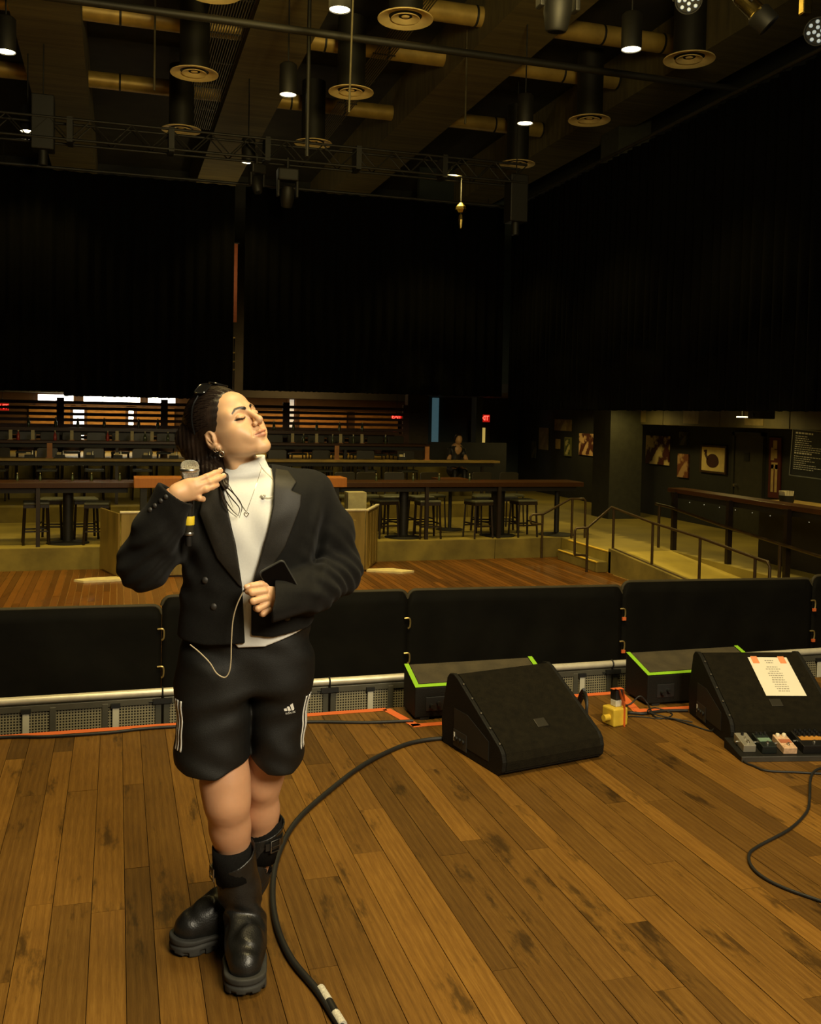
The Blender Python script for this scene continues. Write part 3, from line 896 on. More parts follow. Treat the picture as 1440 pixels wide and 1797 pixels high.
for k in range(3):
    ribbon((-.100, -.006), math.radians(180 + 24 + 8.5 * k), .650, .795, .0085)
    ribbon((.087, .030), math.radians(-22 - 10.5 * k), .630, .790, .0085)
# logo: three slanted bars over the wordmark
def on_cloth(name, me):
    for v in me.vertices:
        y = front_y(shorts_f, v.co.x, v.co.z)
        v.co.y = (y if y is not None else -.08) - .0012
    return obj(name, me, M_WHITE, shorts)
lx, lz = .121, .757
for k, (x0, h) in enumerate(((-.0125, .009), (-.002, .0155), (.0085, .022))):
    b = MB()
    xs = [x0 - .0045, x0 + .0035]
    sl = -.50
    b.add([(lx + xs[0], 0, lz), (lx + xs[1], 0, lz), (lx + xs[1] + sl * h * .55 + .0, 0, lz + h), (lx + xs[0] + sl * h * .55 + .0, 0, lz + h * .80)], [(0, 1, 2, 3)])
    on_cloth('logo_bar', b.mesh('logo_bar'))
me = text_mesh('adidas', .0115, extrude=0)
for v in me.vertices:
    v.co = Vector((lx + v.co.x * 1.05, 0, lz - .006 + v.co.y + v.co.x * .08))
on_cloth('wordmark', me)

# ---- boots
M_BOOT = mat('black_leather', (.0105, .0100, .0085), .36, var=.3, scale=25, bump=.12, bscale=220, spec=.5)
M_SOLE = mat('black_rubber_sole', (.030, .029, .024), .75, var=.2, scale=30)
M_SOCK = mat('black_knit_sock', (.009, .0085, .0075), .95, var=.2, scale=200, bump=.3, bscale=600, spec=.1)
M_BUCK = mat('dark_steel_buckle', (.28, .26, .22), .3, 1., var=.1)
def boot(org, ang, top, rim, strap_t):
    """toe points to -y in the boot's own frame; top: shaft centre at rim height (person frame)"""
    ca, sa = math.cos(ang), math.sin(ang)
    R = np.array([[ca, -sa, 0], [sa, ca, 0], [0, 0, 1]], np.float32)
    o = np.array(org, np.float32)
    def loc(P): return (P - o) @ R
    def wld(p): return o + R @ np.array(p, np.float32)
    tl = (np.array(top, np.float32) - o) @ R
    def outline(Q, g=0.):
        q = Q.copy(); q[:, 2] = 0
        d = cone(q, (0, .036, 0), (-.002, -.070, 0), .050 + g, .061 + g)
        d = smin(d, cone(q, (-.002, -.070, 0), (.000, -.142, 0), .061 + g, .0595 + g), .01)
        return d
    def sole(P):
        Q = loc(P); z = Q[:, 2]
        d = outline(Q)
        toe = np.clip((-Q[:, 1] - .10) / .1, 0, 1) ** 2 * .012
        d = d + .0045 * np.exp(-((z - .033) / .0035) ** 2)
        an = np.arctan2(Q[:, 0], -(Q[:, 1] + .05))
        lug = np.where(np.sin(an * 21) > .35, 1., 0.)
        d = d + lug * .007 * np.clip((.019 - z) / .004, 0, 1)
        d = smax(d, np.maximum(toe - z, z - .048 - toe * .6), .005)
        return d
    def upper(P):
        Q = loc(P); z = Q[:, 2]
        d = chain(Q, [(0, .030, .074), (0, -.015, .100), (0, -.080, .080), (0, -.142, .066)], [.045, .047, .0460, .0450], .05)
        d = smin(d, cone(Q, (0, .030, .09), (tl[0] * .45, .030 * .6 + tl[1] * .4, .20), .049, .056), .04)
        d = smin(d, cone(Q, (tl[0] * .45, .030 * .6 + tl[1] * .4, .20), (tl[0], tl[1], tl[2] + .02), .057, .066), .03)
        fold = np.exp(-((z - .145) / .035) ** 2) * .0040 * np.sin(110 * z + 50 * Q[:, 0] + 3 * np.sin(40 * Q[:, 1]))
        fold += .0016 * np.exp(-((Q[:, 1] + .045) / .03) ** 2) * np.sin(120 * Q[:, 1] + 40 * Q[:, 0]) * np.clip((z - .09) / .03, 0, 1)
        d = d + fold
        d = smax(d, .040 - z, .002)
        rimz = rim[0] + rim[1] * (P[:, 0] - top[0]) + rim[2] * (P[:, 1] - top[1])
        d = smax(d, P[:, 2] - rimz, .003)
        inner = cone(Q, (tl[0] * .7, tl[1] * .7 + .01, .22), (tl[0] * 1.05, tl[1] * 1.05, tl[2] + .06), .050, .0635)
        return smax(d, -inner, .002)
    cs = np.array([wld((i, j, 0)) for i in (-.085, .085) for j in (-.225, .12)]); lo = cs.min(0); hi = cs.max(0)
    lo = np.minimum(lo, np.array(top) - .1); hi = np.maximum(hi, np.array(top) + .1)
    lo[2] = -.008; hi[2] = .40
    bt = sdf_mesh('boot', [surf(upper, lo, hi, .0028)], M_BOOT, person)
    sdf_mesh('sole', [surf(sole, lo, (hi[0], hi[1], .075), .0024)], M_SOLE, bt)
    # knitted sock folded over inside the shaft
    c0 = wld((tl[0] * .8, tl[1] * .8, .24)); 
    b = MB(); pts = [c0, np.array(top) + np.array((0, 0, -.02)), np.array(top) + np.array((-.002, -.004, .018))]
    b.tube(pts, [.055, .0575, .0565], 28, cap=False)
    o2 = b.build('sock', M_SOCK, bt, True)
    md = o2.modifiers.new('thick', 'SOLIDIFY'); md.thickness = .003
    # strap round the shaft with its buckle
    zc = strap_t[0]; ca_ = strap_t[1]
    f = (zc - .20) / max(tl[2] - .18, .01)
    cc = wld((tl[0] * (.45 + .55 * f), (.030 * .6 + tl[1] * .4) * (1 - f) + tl[1] * f, zc))
    ring = []
    for k in range(41):
        a = strap_t[4] + strap_t[5] * k / 40
        ring.append(cc + np.array((math.cos(a) * .0705, math.sin(a) * .0705, strap_t[2] * math.cos(a - ca_))))
    b = MB()
    vs = []; fs = []
    for p in ring:
        n = (p - cc) * np.array((1, 1, 0)); n /= np.linalg.norm(n)
        for rr, zz in ((0, -.011), (.0035, -.011), (.0035, .011), (0, .011)):
            vs.append(p + n * rr + np.array((0, 0, zz)))
    for k in range(40):
        for j in range(4):
            fs.append((k * 4 + j, k * 4 + (j + 1) % 4, (k + 1) * 4 + (j + 1) % 4, (k + 1) * 4 + j))
    b.add(vs, fs)
    st = b.build('strap', M_BOOT, bt)
    n = np.array((math.cos(ca_), math.sin(ca_), 0)); t = np.array((-n[1], n[0], 0))
    c = cc + n * .0755 + np.array((0, 0, strap_t[2]))
    fr = [c + t * u * .017 + np.array((0, 0, v * .017)) for u, v in ((-1, -1), (1, -1), (1, 1), (-1, 1), (-1, -1), (1, -1))]
    b = MB(); b.tube(fr[:5], .0022, 6); b.tube([c - t * .014 + n * .003, c + t * .015 + n * .003], .0016, 6)
    b.build('buckle', M_BUCK, bt, True)
    return bt
tag(boot((.003, -.012, 0), 0., (-.040, -.005, .325), (.312, .34, .42), (.262, math.radians(200), .006, 1, math.radians(60), math.radians(150))), 'black leather boot pointing at the camera')
tag(boot((-.036, .128, 0), -math.radians(64), (.054, .118, .345), (.335, .25, .25), (.300, math.radians(-50), .0, 1, math.radians(-75), math.radians(150))), 'black leather boot crossed behind, toe out sideways')
# ================================================================== things she holds and wears
M_BLK = mat('black_painted_metal', (.012, .012, .011), .42, var=.2, spec=.5)
M_STEEL = mat('brushed_steel', (.62, .60, .54), .32, 1., var=.08, scale=60)
M_GRILLE = mat('steel_mesh_grille', (.55, .53, .47), .38, 1., var=.35, scale=420, bump=.9, bscale=520)
M_YEL = mat('yellow_tape', (.75, .55, .02), .6, var=.06)
def held(name, base, label, cat):
    e = empty(name, pw(base), -PHI); tag(e, label, cat)
    return e
# microphone
mb0 = (-.1655, -.160, 1.2455)
mic = held('microphone', mb0, 'handheld wireless microphone with silver grille and yellow band', 'microphone')
MB().lathe([(.0195, .185), (.0245, .195), (.0262, .206), (.0250, .220), (.0205, .230), (.0115, .2345), (0, .2355)], 28).build('grille', M_GRILLE, mic, True)
MB().lathe([(.0262, .203), (.0272, .205), (.0272, .209), (.0262, .211)], 28).build('grille_band', M_STEEL, mic, True)
MB().lathe([(.0150, .174), (.0190, .178), (.0200, .186), (.0190, .190)], 24).build('collar', M_STEEL, mic, True)
MB().lathe([(.0128, .078), (.0132, .09), (.0150, .150), (.0162, .178)], 24).build('handle', mat('gunmetal', (.10, .095, .085), .3, .9), mic, True)
MB().lathe([(.0142, .058), (.0146, .060), (.0146, .080), (.0140, .082)], 24).build('yellow_band', M_YEL, mic, True)
MB().lathe([(.0125, .034), (.0132, .036), (.0132, .058)], 24).build('battery_cap', mat('smoked_plastic', (.03, .028, .02), .2, var=.1), mic, True)
MB().lathe([(.0138, .030), (.0142, .032), (.0142, .036), (.0136, .038)], 24).build('ring', M_STEEL, mic, True)
MB().lathe([(.0078, .0), (.0086, .002), (.0092, .032)], 20).build('antenna', M_BLK, mic, True)
# telephone
def frame_m(c, x, y):
    x = Vector(x).normalized(); y = Vector(y); y = (y - x * y.dot(x)).normalized(); z = x.cross(y)
    M = Matrix.Identity(4)
    for i, a in enumerate((x, y, z)):
        for j in range(3): M[j][i] = a[j]
    M.translation = Vector(c)
    return M
def rrect(w, h, r, n=5):
    out = []
    for cx, cy, a0 in ((w / 2 - r, h / 2 - r, 0), (-w / 2 + r, h / 2 - r, 90), (-w / 2 + r, -h / 2 + r, 180), (w / 2 - r, -h / 2 + r, 270)):
        for k in range(n + 1):
            a = math.radians(a0 + 90 * k / n)
            out.append((cx + r * math.cos(a), cy + r * math.sin(a)))
    return out
ph = held('smartphone', (.085, -.188, 1.08), 'black smartphone in a dark case held against the jacket', 'phone')
dn = Vector((.42, .16, -.88)).normalized()
Mp = Matrix.Translation(-Vector((.085, -.188, 1.08))) @ frame_m(Vector((.0600, -.200, 1.1985)) + dn * .066, (.87, .0, .49), -dn)
MB().prism(rrect(.076, .134, .012), -.005, .0035, 'z', Mp).build('case', mat('dark_phone_case', (.03, .03, .024), .45, var=.1), ph, bevel=.0012)
MB().prism(rrect(.070, .127, .010), .0030, .0050, 'z', Mp).build('screen', mat('phone_glass', (.0015, .0015, .0015), .3, var=.1, spec=.15), ph)
# monitor cord hanging from the fingers
M_CORD = mat('beige_cord', (.52, .43, .27), .55, var=.1)
cp = [(-.008, -.203, 1.140), (-.0165, -.200, 1.127), (-.034, -.190, 1.0865), (-.0445, -.180, 1.0394), (-.0475, -.170, .9763), (-.0481, -.166, .929), (-.0523, -.164, .8974), (-.0644, -.162, .8819), (-.0861, -.162, .8935), (-.1048, -.160, .9223), (-.1327, -.152, .9497), (-.160, -.138, .9690)]
co = held('earphone_cord', (-.0644, -.162, .8819), 'thin beige cord looping down from her fingers', 'cord')
b0 = np.array((-.0644, -.162, .8819))
MB().tube([p - b0 for p in spline(cp, 5)], .0017, 6).build('wire', M_CORD, co, True)
MB().tube([np.array((-.0165, -.200, 1.127)) - b0, np.array((-.004, -.206, 1.141)) - b0], .0026, 8).build('plug', M_BLK, co, True)
# necklace
def sh(x, z, o=.002):
    y = front_y(shirt_f, x, z)
    return (x, (y if y is not None else -.13) - o, z)
nb = sh(-.0115, 1.3305)
nk = held('necklace', nb, 'fine silver chain with a small heart pendant', 'necklace')
ch = [sh(.0224 - .0345 * t, 1.4324 - .0975 * t) for t in np.linspace(-.25, 1, 12)]
ch2 = [sh(-.012 - .052 * t, 1.336 + .075 * t) for t in np.linspace(0, 1, 8)]
M_SILV = mat('silver', (.70, .66, .56), .25, 1., var=.05)
MB().tube([np.array(p) - nb for p in ch + ch2], .0008, 5).build('chain', M_SILV, nk, True)
hp = []
for k in range(25):
    t = 2 * math.pi * k / 24
    hp.append((.0062 / 16 * 16 * math.sin(t) ** 3, -.001, .0058 / 13 * (13 * math.cos(t) - 5 * math.cos(2 * t) - 2 * math.cos(3 * t) - math.cos(4 * t)) - .001))
MB().tube(hp, .0011, 6).build('pendant', M_SILV, nk, True)
# loose in-ear monitor with clear cable
ib = sh(.0545, 1.3762)
ie = held('earpiece', ib, 'clear moulded earpiece dangling on its cable over the shirt', 'earpiece')
ip = [sh(.0217, 1.470, .003), sh(.040, 1.442, .004), sh(.0600, 1.425, .006), sh(.0690, 1.405, .008), sh(.066, 1.384, .008), sh(.052, 1.3755, .007), sh(.040, 1.3757, .006)]
MB().tube([np.array(p) - ib for p in spline(ip, 5)], .0014, 6).build('cable', mat('clear_cable', (.62, .58, .48), .3, var=.05), ie, True)
M_CLR = mat('clear_acrylic', (.55, .52, .42), .15, var=.2, scale=80)
def blob(c, r, name, m, par, base):
    b = MB()
    for k in range(3):
        q = np.array(c) + np.array([(0, 0, 0), (-.004, -.001, .004), (.003, -.001, .0045)][k]) - base
        b.lathe([(0, -r[k]), (r[k] * .7, -r[k] * .7), (r[k], 0), (r[k] * .7, r[k] * .7), (0, r[k])], 12, c=q)
    return b.build(name, m, par, True)
blob(sh(.0345, 1.3765, .005), (.0055, .0042, .004), 'shell', M_CLR, ie, np.array(ib))
# ear rings
eb = hl((-.0800, .006, -.043))
M_GOLD = mat('silver_earring', (.66, .62, .52), .25, 1., var=.05)
er = held('earring', eb, 'pair of small hoops and a round drop in her ear', 'earring')
for k, (dy, r) in enumerate(((.008, .0062), (.0005, .0062))):
    c = np.array(hl((-.0795, .010 + dy, -.040 + dy * .3))) - eb
    MB().tube([c + HM @ np.array((.002, r * .4 * math.cos(a), 0)) * 0 + HM @ np.array((r * math.cos(a), .0, r * math.sin(a))) for a in np.linspace(0, 2 * math.pi, 17)], .0014, 6).build('hoop', M_GOLD, er, True)
c = np.array((.010, -.012, -.012))
MB().tube([c + np.array((.0065 * math.cos(a), 0, .0075 * math.sin(a))) for a in np.linspace(0, 2 * math.pi, 17)], .0016, 6).tube([c + np.array((0, 0, .0075)), np.array((.004, -.004, .004))], .0008, 5).build('drop', M_GOLD, er, True)
# sun glasses pushed up on the hair
gb = hl((0, -.012, .130))
gl = held('sunglasses', gb, 'black sunglasses pushed up on her dark hair', 'sunglasses')
M_FR = mat('glossy_black_frame', (.008, .008, .008), .12, var=.1, spec=.7)
for s in (-1, 1):
    Mg = Matrix(((*HM[0], 0), (*HM[1], 0), (*HM[2], 0), (0, 0, 0, 1))) @ Matrix.Translation((s * .034, -.002, .0035)) @ Matrix.Rotation(math.radians(s * 24), 4, 'Y') @ Matrix.Rotation(math.radians(34), 4, 'X')
    rr = rrect(.052, .034, .012, 4)
    MB().tube([Mg @ Vector((p[0], p[1], .004)) for p in rr + rr[:1]], .0024, 6).build('rim', M_FR, gl, True)
    MB().prism(rrect(.050, .032, .011, 4), .003, .0045, 'z', Mg).build('lens', mat('dark_lens', (.006, .006, .006), .06, var=.1, spec=.8), gl)
    p = [hl((s * .060, -.010, .121)), hl((s * .082, .008, .100)), hl((s * .0925, .028, .066)), hl((s * .0925, .044, .030))]
    MB().tube([np.array(q) - gb for q in spline(p, 4)], .0026, 6).build('temple', M_FR, gl, True)
MB().tube([np.array(hl((s * .012, -.016, .1410))) - gb for s in (-1, 1)], .002, 6).build('bridge', M_FR, gl, True)
# finger ring
rb = (.0075, -.214, 1.1045)
rg = held('ring', rb, 'thin silver ring on the middle finger of her lowered hand', 'ring')
MB().tube([(.0112 * .25 * math.cos(a) + .010, .0112 * .9 * math.cos(a), .0115 * math.sin(a)) for a in np.linspace(0, 2 * math.pi, 21)], .0009, 6).build('band', M_SILV, rg, True)
# ================================================================== stage gear
M_ALU = mat('mill_aluminium', (.74, .68, .50), .35, .35, var=.1, scale=20)
M_FRAME = mat('grey_steel_frame', (.12, .112, .080), .5, .5, var=.15)
def perf_mat(name, col, pitch, hole):
    m = bpy.data.materials.new(name); m.use_nodes = True
    nt = m.node_tree; N = nt.nodes.new; L = nt.links.new; b = nt.nodes['Principled BSDF']
    tc = N('ShaderNodeTexCoord'); sp = N('ShaderNodeSeparateXYZ'); L(tc.outputs['Object'], sp.inputs[0])
    def mth(op, x, y):
        k = N('ShaderNodeMath'); k.operation = op
        for i, v in enumerate((x, y)):
            if isinstance(v, (int, float)): k.inputs[i].default_value = v
            else: L(v, k.inputs[i])
        return k.outputs[0]
    def cell(o):
        return mth('SUBTRACT', mth('FRACT', mth('DIVIDE', o, pitch), 0), .5)
    u, v = cell(sp.outputs[0]), cell(sp.outputs[2])
    mx = mth('MAXIMUM', mth('ABSOLUTE', u, 0), mth('ABSOLUTE', v, 0))
    h = mth('LESS_THAN', mx, hole)
    mix = N('ShaderNodeMix'); mix.data_type = 'RGBA'
    mix.inputs['A'].default_value = (*col, 1); mix.inputs['B'].default_value = (.008, .007, .004, 1)
    L(h, mix.inputs['Factor']); L(mix.outputs['Result'], b.inputs['Base Color'])
    b.inputs['Roughness'].default_value = .5; b.inputs['Metallic'].default_value = .3
    return m
M_PERF = perf_mat('perforated_plate', (.36, .315, .19), .0150, .29)
# ---- perforated barrier along the stage edge, in 0.915 m units
BX = [-1.583, -.668, .247, 1.162, 2.077, 2.946, 3.86, 4.78, 5.69, 6.60]
strap_at = {-.438: 0, .006: 0, 1.399: 0, 2.735: 0, 3.62: 0, 4.471: 0}
words = ['at the left edge of the picture', 'left of the woman', 'behind the woman', 'between the woman and the nearer monitor', 'behind the nearer monitor', 'left of the far monitor', 'behind the setlist', 'at the right edge', 'past the right edge', 'farthest right']
for i in range(len(BX) - 1):
    x0, x1 = BX[i], BX[i + 1]
    t = empty('barrier_panel', (x0, 5.33, -1.0))
    tag(t, 'perforated grey barrier with silver top tube ' + words[i], 'barrier', 'barrier units along the stage edge')
    L_ = x1 - x0
    MB().cyl((.004, 0, 1.092), (L_ - .004, 0, 1.092), .021, n=14).build('top_tube', M_ALU, t, True)
    MB().box((.006, -.012, 1.03), (L_ - .006, .012, 1.066)).build('rail', M_FRAME, t, bevel=.003)
    MB().box((.01, -.004, 0), (L_ - .01, .004, 1.04)).build('perforated_plate', M_PERF, t)
    for u in (.022, .36, .62, L_ - .022):
        MB().box((u - .016, -.014, 0), (u + .016, .014, 1.05)).build('post', M_FRAME, t, bevel=.003)
    b = MB().box((L_ - .05, -.028, 1.035), (L_ + .05, -.004, 1.062)); b.cyl((L_ - .07, -.016, 1.046), (L_ - .05, -.016, 1.046), .004)
    b.tube([(L_, .024 * math.cos(a), 1.092 + .024 * math.sin(a)) for a in np.linspace(0, 2 * math.pi, 13)], .005, 6)
    b.build('clamp', M_RUBB, t)
    for s in strap_at:
        if x0 <= s < x1:
            u = s - x0
            MB().box((u - .017, -.026, .60), (u + .017, -.020, 1.035)).build('strap', mat('white_webbing', (.55, .51, .38), .8, var=.1), t, bevel=.004)
            MB().box((u - .024, -.03, 1.028), (u + .024, -.012, 1.05)).build('strap_buckle', M_RUBB, t)
# ---- cloth-covered crowd barricade
M_CLOTH = mat('black_barricade_cloth', (.0050, .0044, .0026), .75, var=.3, scale=4, bump=.3, bscale=7, spec=.1)
M_TRIM = mat('cloth_edge_binding', (.050, .038, .012), .7, var=.2)
seams = [-3.1, -1.45, .30, 2.03, 3.775, 5.54, 7.3]
zt = [(.30, .30), (.305, .286), (.345, .330), (.330, .306), (.336, .309), (.33, .32)]
wrd = ['out at the left', 'nearest the left edge', 'behind the woman', 'behind the nearer monitor', 'behind the far monitor', 'at the right edge']
for i in range(len(seams) - 1):
    x0, x1 = seams[i], seams[i + 1]; w_ = x1 - x0
    t = empty('crowd_barricade', (x0, 6.72, -1.0))
    tag(t, 'black cloth-covered crowd barricade panel ' + wrd[i], 'barricade', 'barricade panels in front of the dance floor')
    zl, zr = zt[i][0] + 1, zt[i][1] + 1
    r = .06; top = []
    for k in range(7):
        a = math.radians(180 - 90 * k / 6); top.append((.001 + r + r * math.cos(a), zl - r + r * math.sin(a)))
    for k in range(7):
        a = math.radians(90 - 90 * k / 6); top.append((w_ - .001 - r + r * math.cos(a), zr - r + r * math.sin(a)))
    # wrinkled cloth sheet, front and back
    nx, nz = 46, 14; vs = []; fs = []
    rg_ = np.random.default_rng(20 + i); ph_ = rg_.uniform(0, 6, 4)
    for j in range(nz + 1):
        for k in range(nx + 1):
            u = k / nx; ztop = np.interp(.001 + u * (w_ - .002), [p[0] for p in top], [p[1] for p in top])
            z = .02 + (ztop - .02) * j / nz; x = .001 + u * (w_ - .002)
            f = math.sin(math.pi * u) * (1 - (j / nz) ** 4)
            y = -.03 + f * (.010 * math.sin(9 * x + 3 * z + ph_[0]) + .008 * math.sin(17 * x - 7 * z + ph_[1]) + .010 * math.sin(4 * x + 9 * z + ph_[2]))
            vs.append((x, y, z))
    for j in range(nz):
        for k in range(nx):
            fs.append((j * (nx + 1) + k, j * (nx + 1) + k + 1, (j + 1) * (nx + 1) + k + 1, (j + 1) * (nx + 1) + k))
    o = MB().add(vs, fs).build('cover', M_CLOTH, t, True)
    md = o.modifiers.new('thick', 'SOLIDIFY'); md.thickness = .03; md.offset = -1
    MB().tube([(p[0], -.018, p[1] + .003) for p in top], .013, 8).build('edge_binding', M_TRIM, t, True)
    MB().box((.05, .0, .0), (.09, .06, 1.25)).box((w_ - .09, .0, 0), (w_ - .05, .06, 1.25)).build('upright', M_PIPE, t)
    M_HK = mat('brass_hook', (.55, .42, .16), .35, .8, var=.1)
    for z in (1.10, .845):
        b = MB(); b.tube(spline([(w_ - .028, -.05, z + .035), (w_ + .004, -.055, z + .036), (w_ + .014, -.055, z + .018), (w_ + .012, -.055, z - .025), (w_ + .000, -.05, z - .04)], 4), .0065, 6)
        hk = b.build('hook', M_HK, t, True)
        if i >= 3: MB().box((w_ - .012, -.064, z - .055), (w_ + .018, -.05, z - .030)).build('hook_tape', M_ORAN, hk)

# ---- tape on the stage boards
def tape(x0, y0, x1, y1, wd, m, name, label, z=.0008):
    d = Vector((x1 - x0, y1 - y0, 0)); L_ = d.length; d.normalize(); n = Vector((-d.y, d.x, 0)) * wd / 2
    e = MB(); a = Vector((x0, y0, 0)); b_ = Vector((x1, y1, 0))
    pts = [a - n, b_ - n, b_ + n, a + n]
    e.add([(p.x, p.y, z) for p in pts] + [(p.x, p.y, z + .0008) for p in pts], [(0, 3, 2, 1), (4, 5, 6, 7), (0, 1, 5, 4), (1, 2, 6, 5), (2, 3, 7, 6), (3, 0, 4, 7)])
    o = e.build(name, m); tag(o, label, 'tape')
    return o
tape(-2.0, 5.045, 1.42, 5.045, .05, M_ORAN, 'floor_tape', 'orange tape along the stage edge left of the monitors')
tape(1.42, 5.045, 1.50, 4.735, .05, M_ORAN, 'floor_tape', 'short orange tape beside the left fill speaker')
tape(1.475, 4.745, 2.30, 4.745, .05, M_ORAN, 'floor_tape', 'orange tape in front of the left fill speaker')
tape(2.30, 5.045, 2.85, 5.045, .05, M_ORAN, 'floor_tape', 'orange tape along the stage edge between the fill speakers')
tape(2.84, 5.045, 2.76, 4.69, .05, M_ORAN, 'floor_tape', 'short orange tape beside the right fill speaker')
tape(2.75, 4.70, 3.65, 4.66, .05, M_ORAN, 'floor_tape', 'orange tape in front of the right fill speaker', .0026)

# ---- low fill speakers
def fill(p, rz, w_, d_, label):
    t = empty('fill_speaker', p, rz); tag(t, label, 'speaker', 'low fill speakers on the stage edge')
    hb, hf = .243, .172
    MB().prism([(0, .012), (0, hf), (d_, hb), (d_, .012)], 0, w_, 'x').build('cabinet', M_CARP, t, bevel=.006)
    MB().box((.03, .0, .0), (.08, d_, .012)).box((w_ - .08, 0, 0), (w_ - .03, d_, .012)).build('foot', M_RUBB, t)
    sl = math.atan2(hb - hf, d_); M = Matrix.Translation((0, 0, hf)) @ Matrix.Rotation(sl, 4, 'X')
    ls = math.hypot(d_, hb - hf)
    MB().box((.03, .035, .001), (w_ - .03, ls - .008, .003), M).build('grille', mat('worn_brown_grille', (.060, .046, .020), .8, var=.25, scale=14, bump=.4, bscale=200), t)
    for k, r in enumerate(((.0, .0, .026, ls), (.0, .0, w_, .026), (w_ - .026, .0, w_, ls))):
        MB().box((r[0], r[1], .0035 + .0006 * k), (r[2], r[3], .0045 + .0006 * k), M).build('edge_tape', M_GREN, t)
    MB().box((.06, -.004, .045), (.17, .002, .12)).build('connector_plate', M_RUBB, t, bevel=.002)
    MB().cyl((.09, -.03, .075), (.09, .0, .075), .012).cyl((.13, -.025, .085), (.13, .0, .085), .012).build('connector', M_BLK, t, True)
    return t
fill((1.515, 4.825, 0), math.radians(0), .76, .215, 'low black fill speaker with lime tape behind the nearer monitor')
fill((2.862, 4.765, 0), math.radians(0), .76, .250, 'low black fill speaker with lime tape left of the far monitor')

# ---- wedge monitors
M_WGR = mat('speaker_mesh', (.0150, .0118, .0050), .8, var=.3, scale=30, bump=.9, bscale=520, spec=.15)
def wedge(p, rz, label, logo=True):
    t = empty('wedge_monitor', p, rz); tag(t, label, 'monitor', 'wedge monitors on the stage')
    W_ = .574; D_ = .545
    # side profile (y back, z up) with rounded ridge and nose
    pr = [(.03, .0), (0.0, .025), (-.006, .07), (.004, .105), (.025, .128), (.40, .348), (.44, .362), (.475, .355), (.497, .330), (.545, .13), (.535, .02), (.52, .0)]
    for k, (a, b_) in enumerate(((0, .022), (W_ - .022, W_))):
        MB().prism(pr, a, b_, 'x').build('side_panel', M_CARP, t, bevel=.004)
    inner = [(y + (.006 if y < .3 else -.006), max(.004, z - .007)) for y, z in pr]
    MB().prism(inner, .02, W_ - .02, 'x').build('cabinet', M_CARP, t)
    gp = [(.022, .008), (-.002, .03), (-.008, .07), (.002, .106), (.024, .130), (.40, .351), (.43, .360)]
    gi = [(y + .006, z - .004) for y, z in gp]
    MB().prism(gp + gi[::-1], .0225, W_ - .0225, 'x').build('grille', M_WGR, t)
    sl = math.atan2(.351 - .130, .40 - .024)
    M = Matrix.Translation((W_ / 2, .024, .130)) @ Matrix.Rotation(sl, 4, 'X')
    MB().box((-.03, .075, .0005), (.03, .125, .004), M).build('badge', mat('dark_badge', (.045, .040, .028), .4, .4, var=.1), t, bevel=.002)
    for s in (0, 1):
        x = -.002 if s == 0 else W_ - .006
        MB().prism([(.11, .04), (.11, .13), (.30, .20), (.42, .20), (.42, .04)], x, x + .008, 'x').build('handle_recess', M_RUBB, t)
    MB().box((-.004, .30, .02), (.004, .42, .10)).build('connector_plate', mat('panel_grey', (.03, .029, .025), .5), t)
    for k, y in enumerate((.33, .36, .39)):
        MB().cyl((-.012, y, .06), (.0, y, .06), .011, n=12).build('socket', M_BLK, t, True)
    MB().box((-.006, .405, .045), (-.003, .415, .085)).build('level_label', mat('white_label', (.7, .68, .6), .5), t)
    for k in range(5):
        y = .05 + .08 * k; z = .130 + (y - .024) * math.tan(sl)
        MB().lathe([(0, .002), (.005, .0015), (.006, -.001)], 8, c=(.011, y - .012, z - .002), M=Matrix.Rotation(sl, 4, 'X')).build('screw', M_STEEL, t, True)
    return t
rz1 = math.atan2(.112, .563)
wedge((1.655, 3.958, 0), rz1, 'black wedge monitor with mesh front nearest the woman')
rz2 = math.atan2(-.095, .48)
w2p = Vector((2.925, 4.085, 0))
w2 = wedge(w2p, rz2, 'black wedge monitor with a setlist taped on, at the right')
# ---- setlist on its slope
sl = math.atan2(.351 - .130, .40 - .024)
Mw = Matrix.Translation(w2p) @ Matrix.Rotation(rz2, 4, 'Z') @ Matrix.Translation((0, .024, .130)) @ Matrix.Rotation(sl, 4, 'X')
pp = empty('setlist_paper', Mw @ Vector((.36, .20, .006))); pp.rotation_euler = (Mw.to_3x3() @ Matrix.Rotation(math.radians(-1), 3, 'Z')).to_euler()
tag(pp, 'white setlist sheet taped to the wedge monitor with orange tape', 'paper')
M_PAP = mat('white_paper', (.80, .74, .58), .8, var=.02)
MB().box((-.108, -.06, 0), (.108, .215, .0008)).build('sheet', M_PAP, pp)
for x in (-.075, .075):
    MB().box((x - .018, .170, .0008), (x + .018, .222, .0016)).build('tape_tab', mat('coral_tape', (.82, .30, .12), .6, var=.05), pp)
M_INK = mat('grey_ink', (.28, .25, .19), .8, var=.1)
rk = random.Random(3)
bt_ = MB()
for k in range(15):
    wd = rk.uniform(.035, .085); y = .19 - k * .0155
    if k == 2: continue
    x = -wd / 2
    while x < wd / 2:
        q = rk.uniform(.006, .014); bt_.box((x, y - .0028, .0008), (min(x + q, wd / 2), y + .0028, .0011)); x += q + .0035
bt_.build('printed_lines', M_INK, pp)

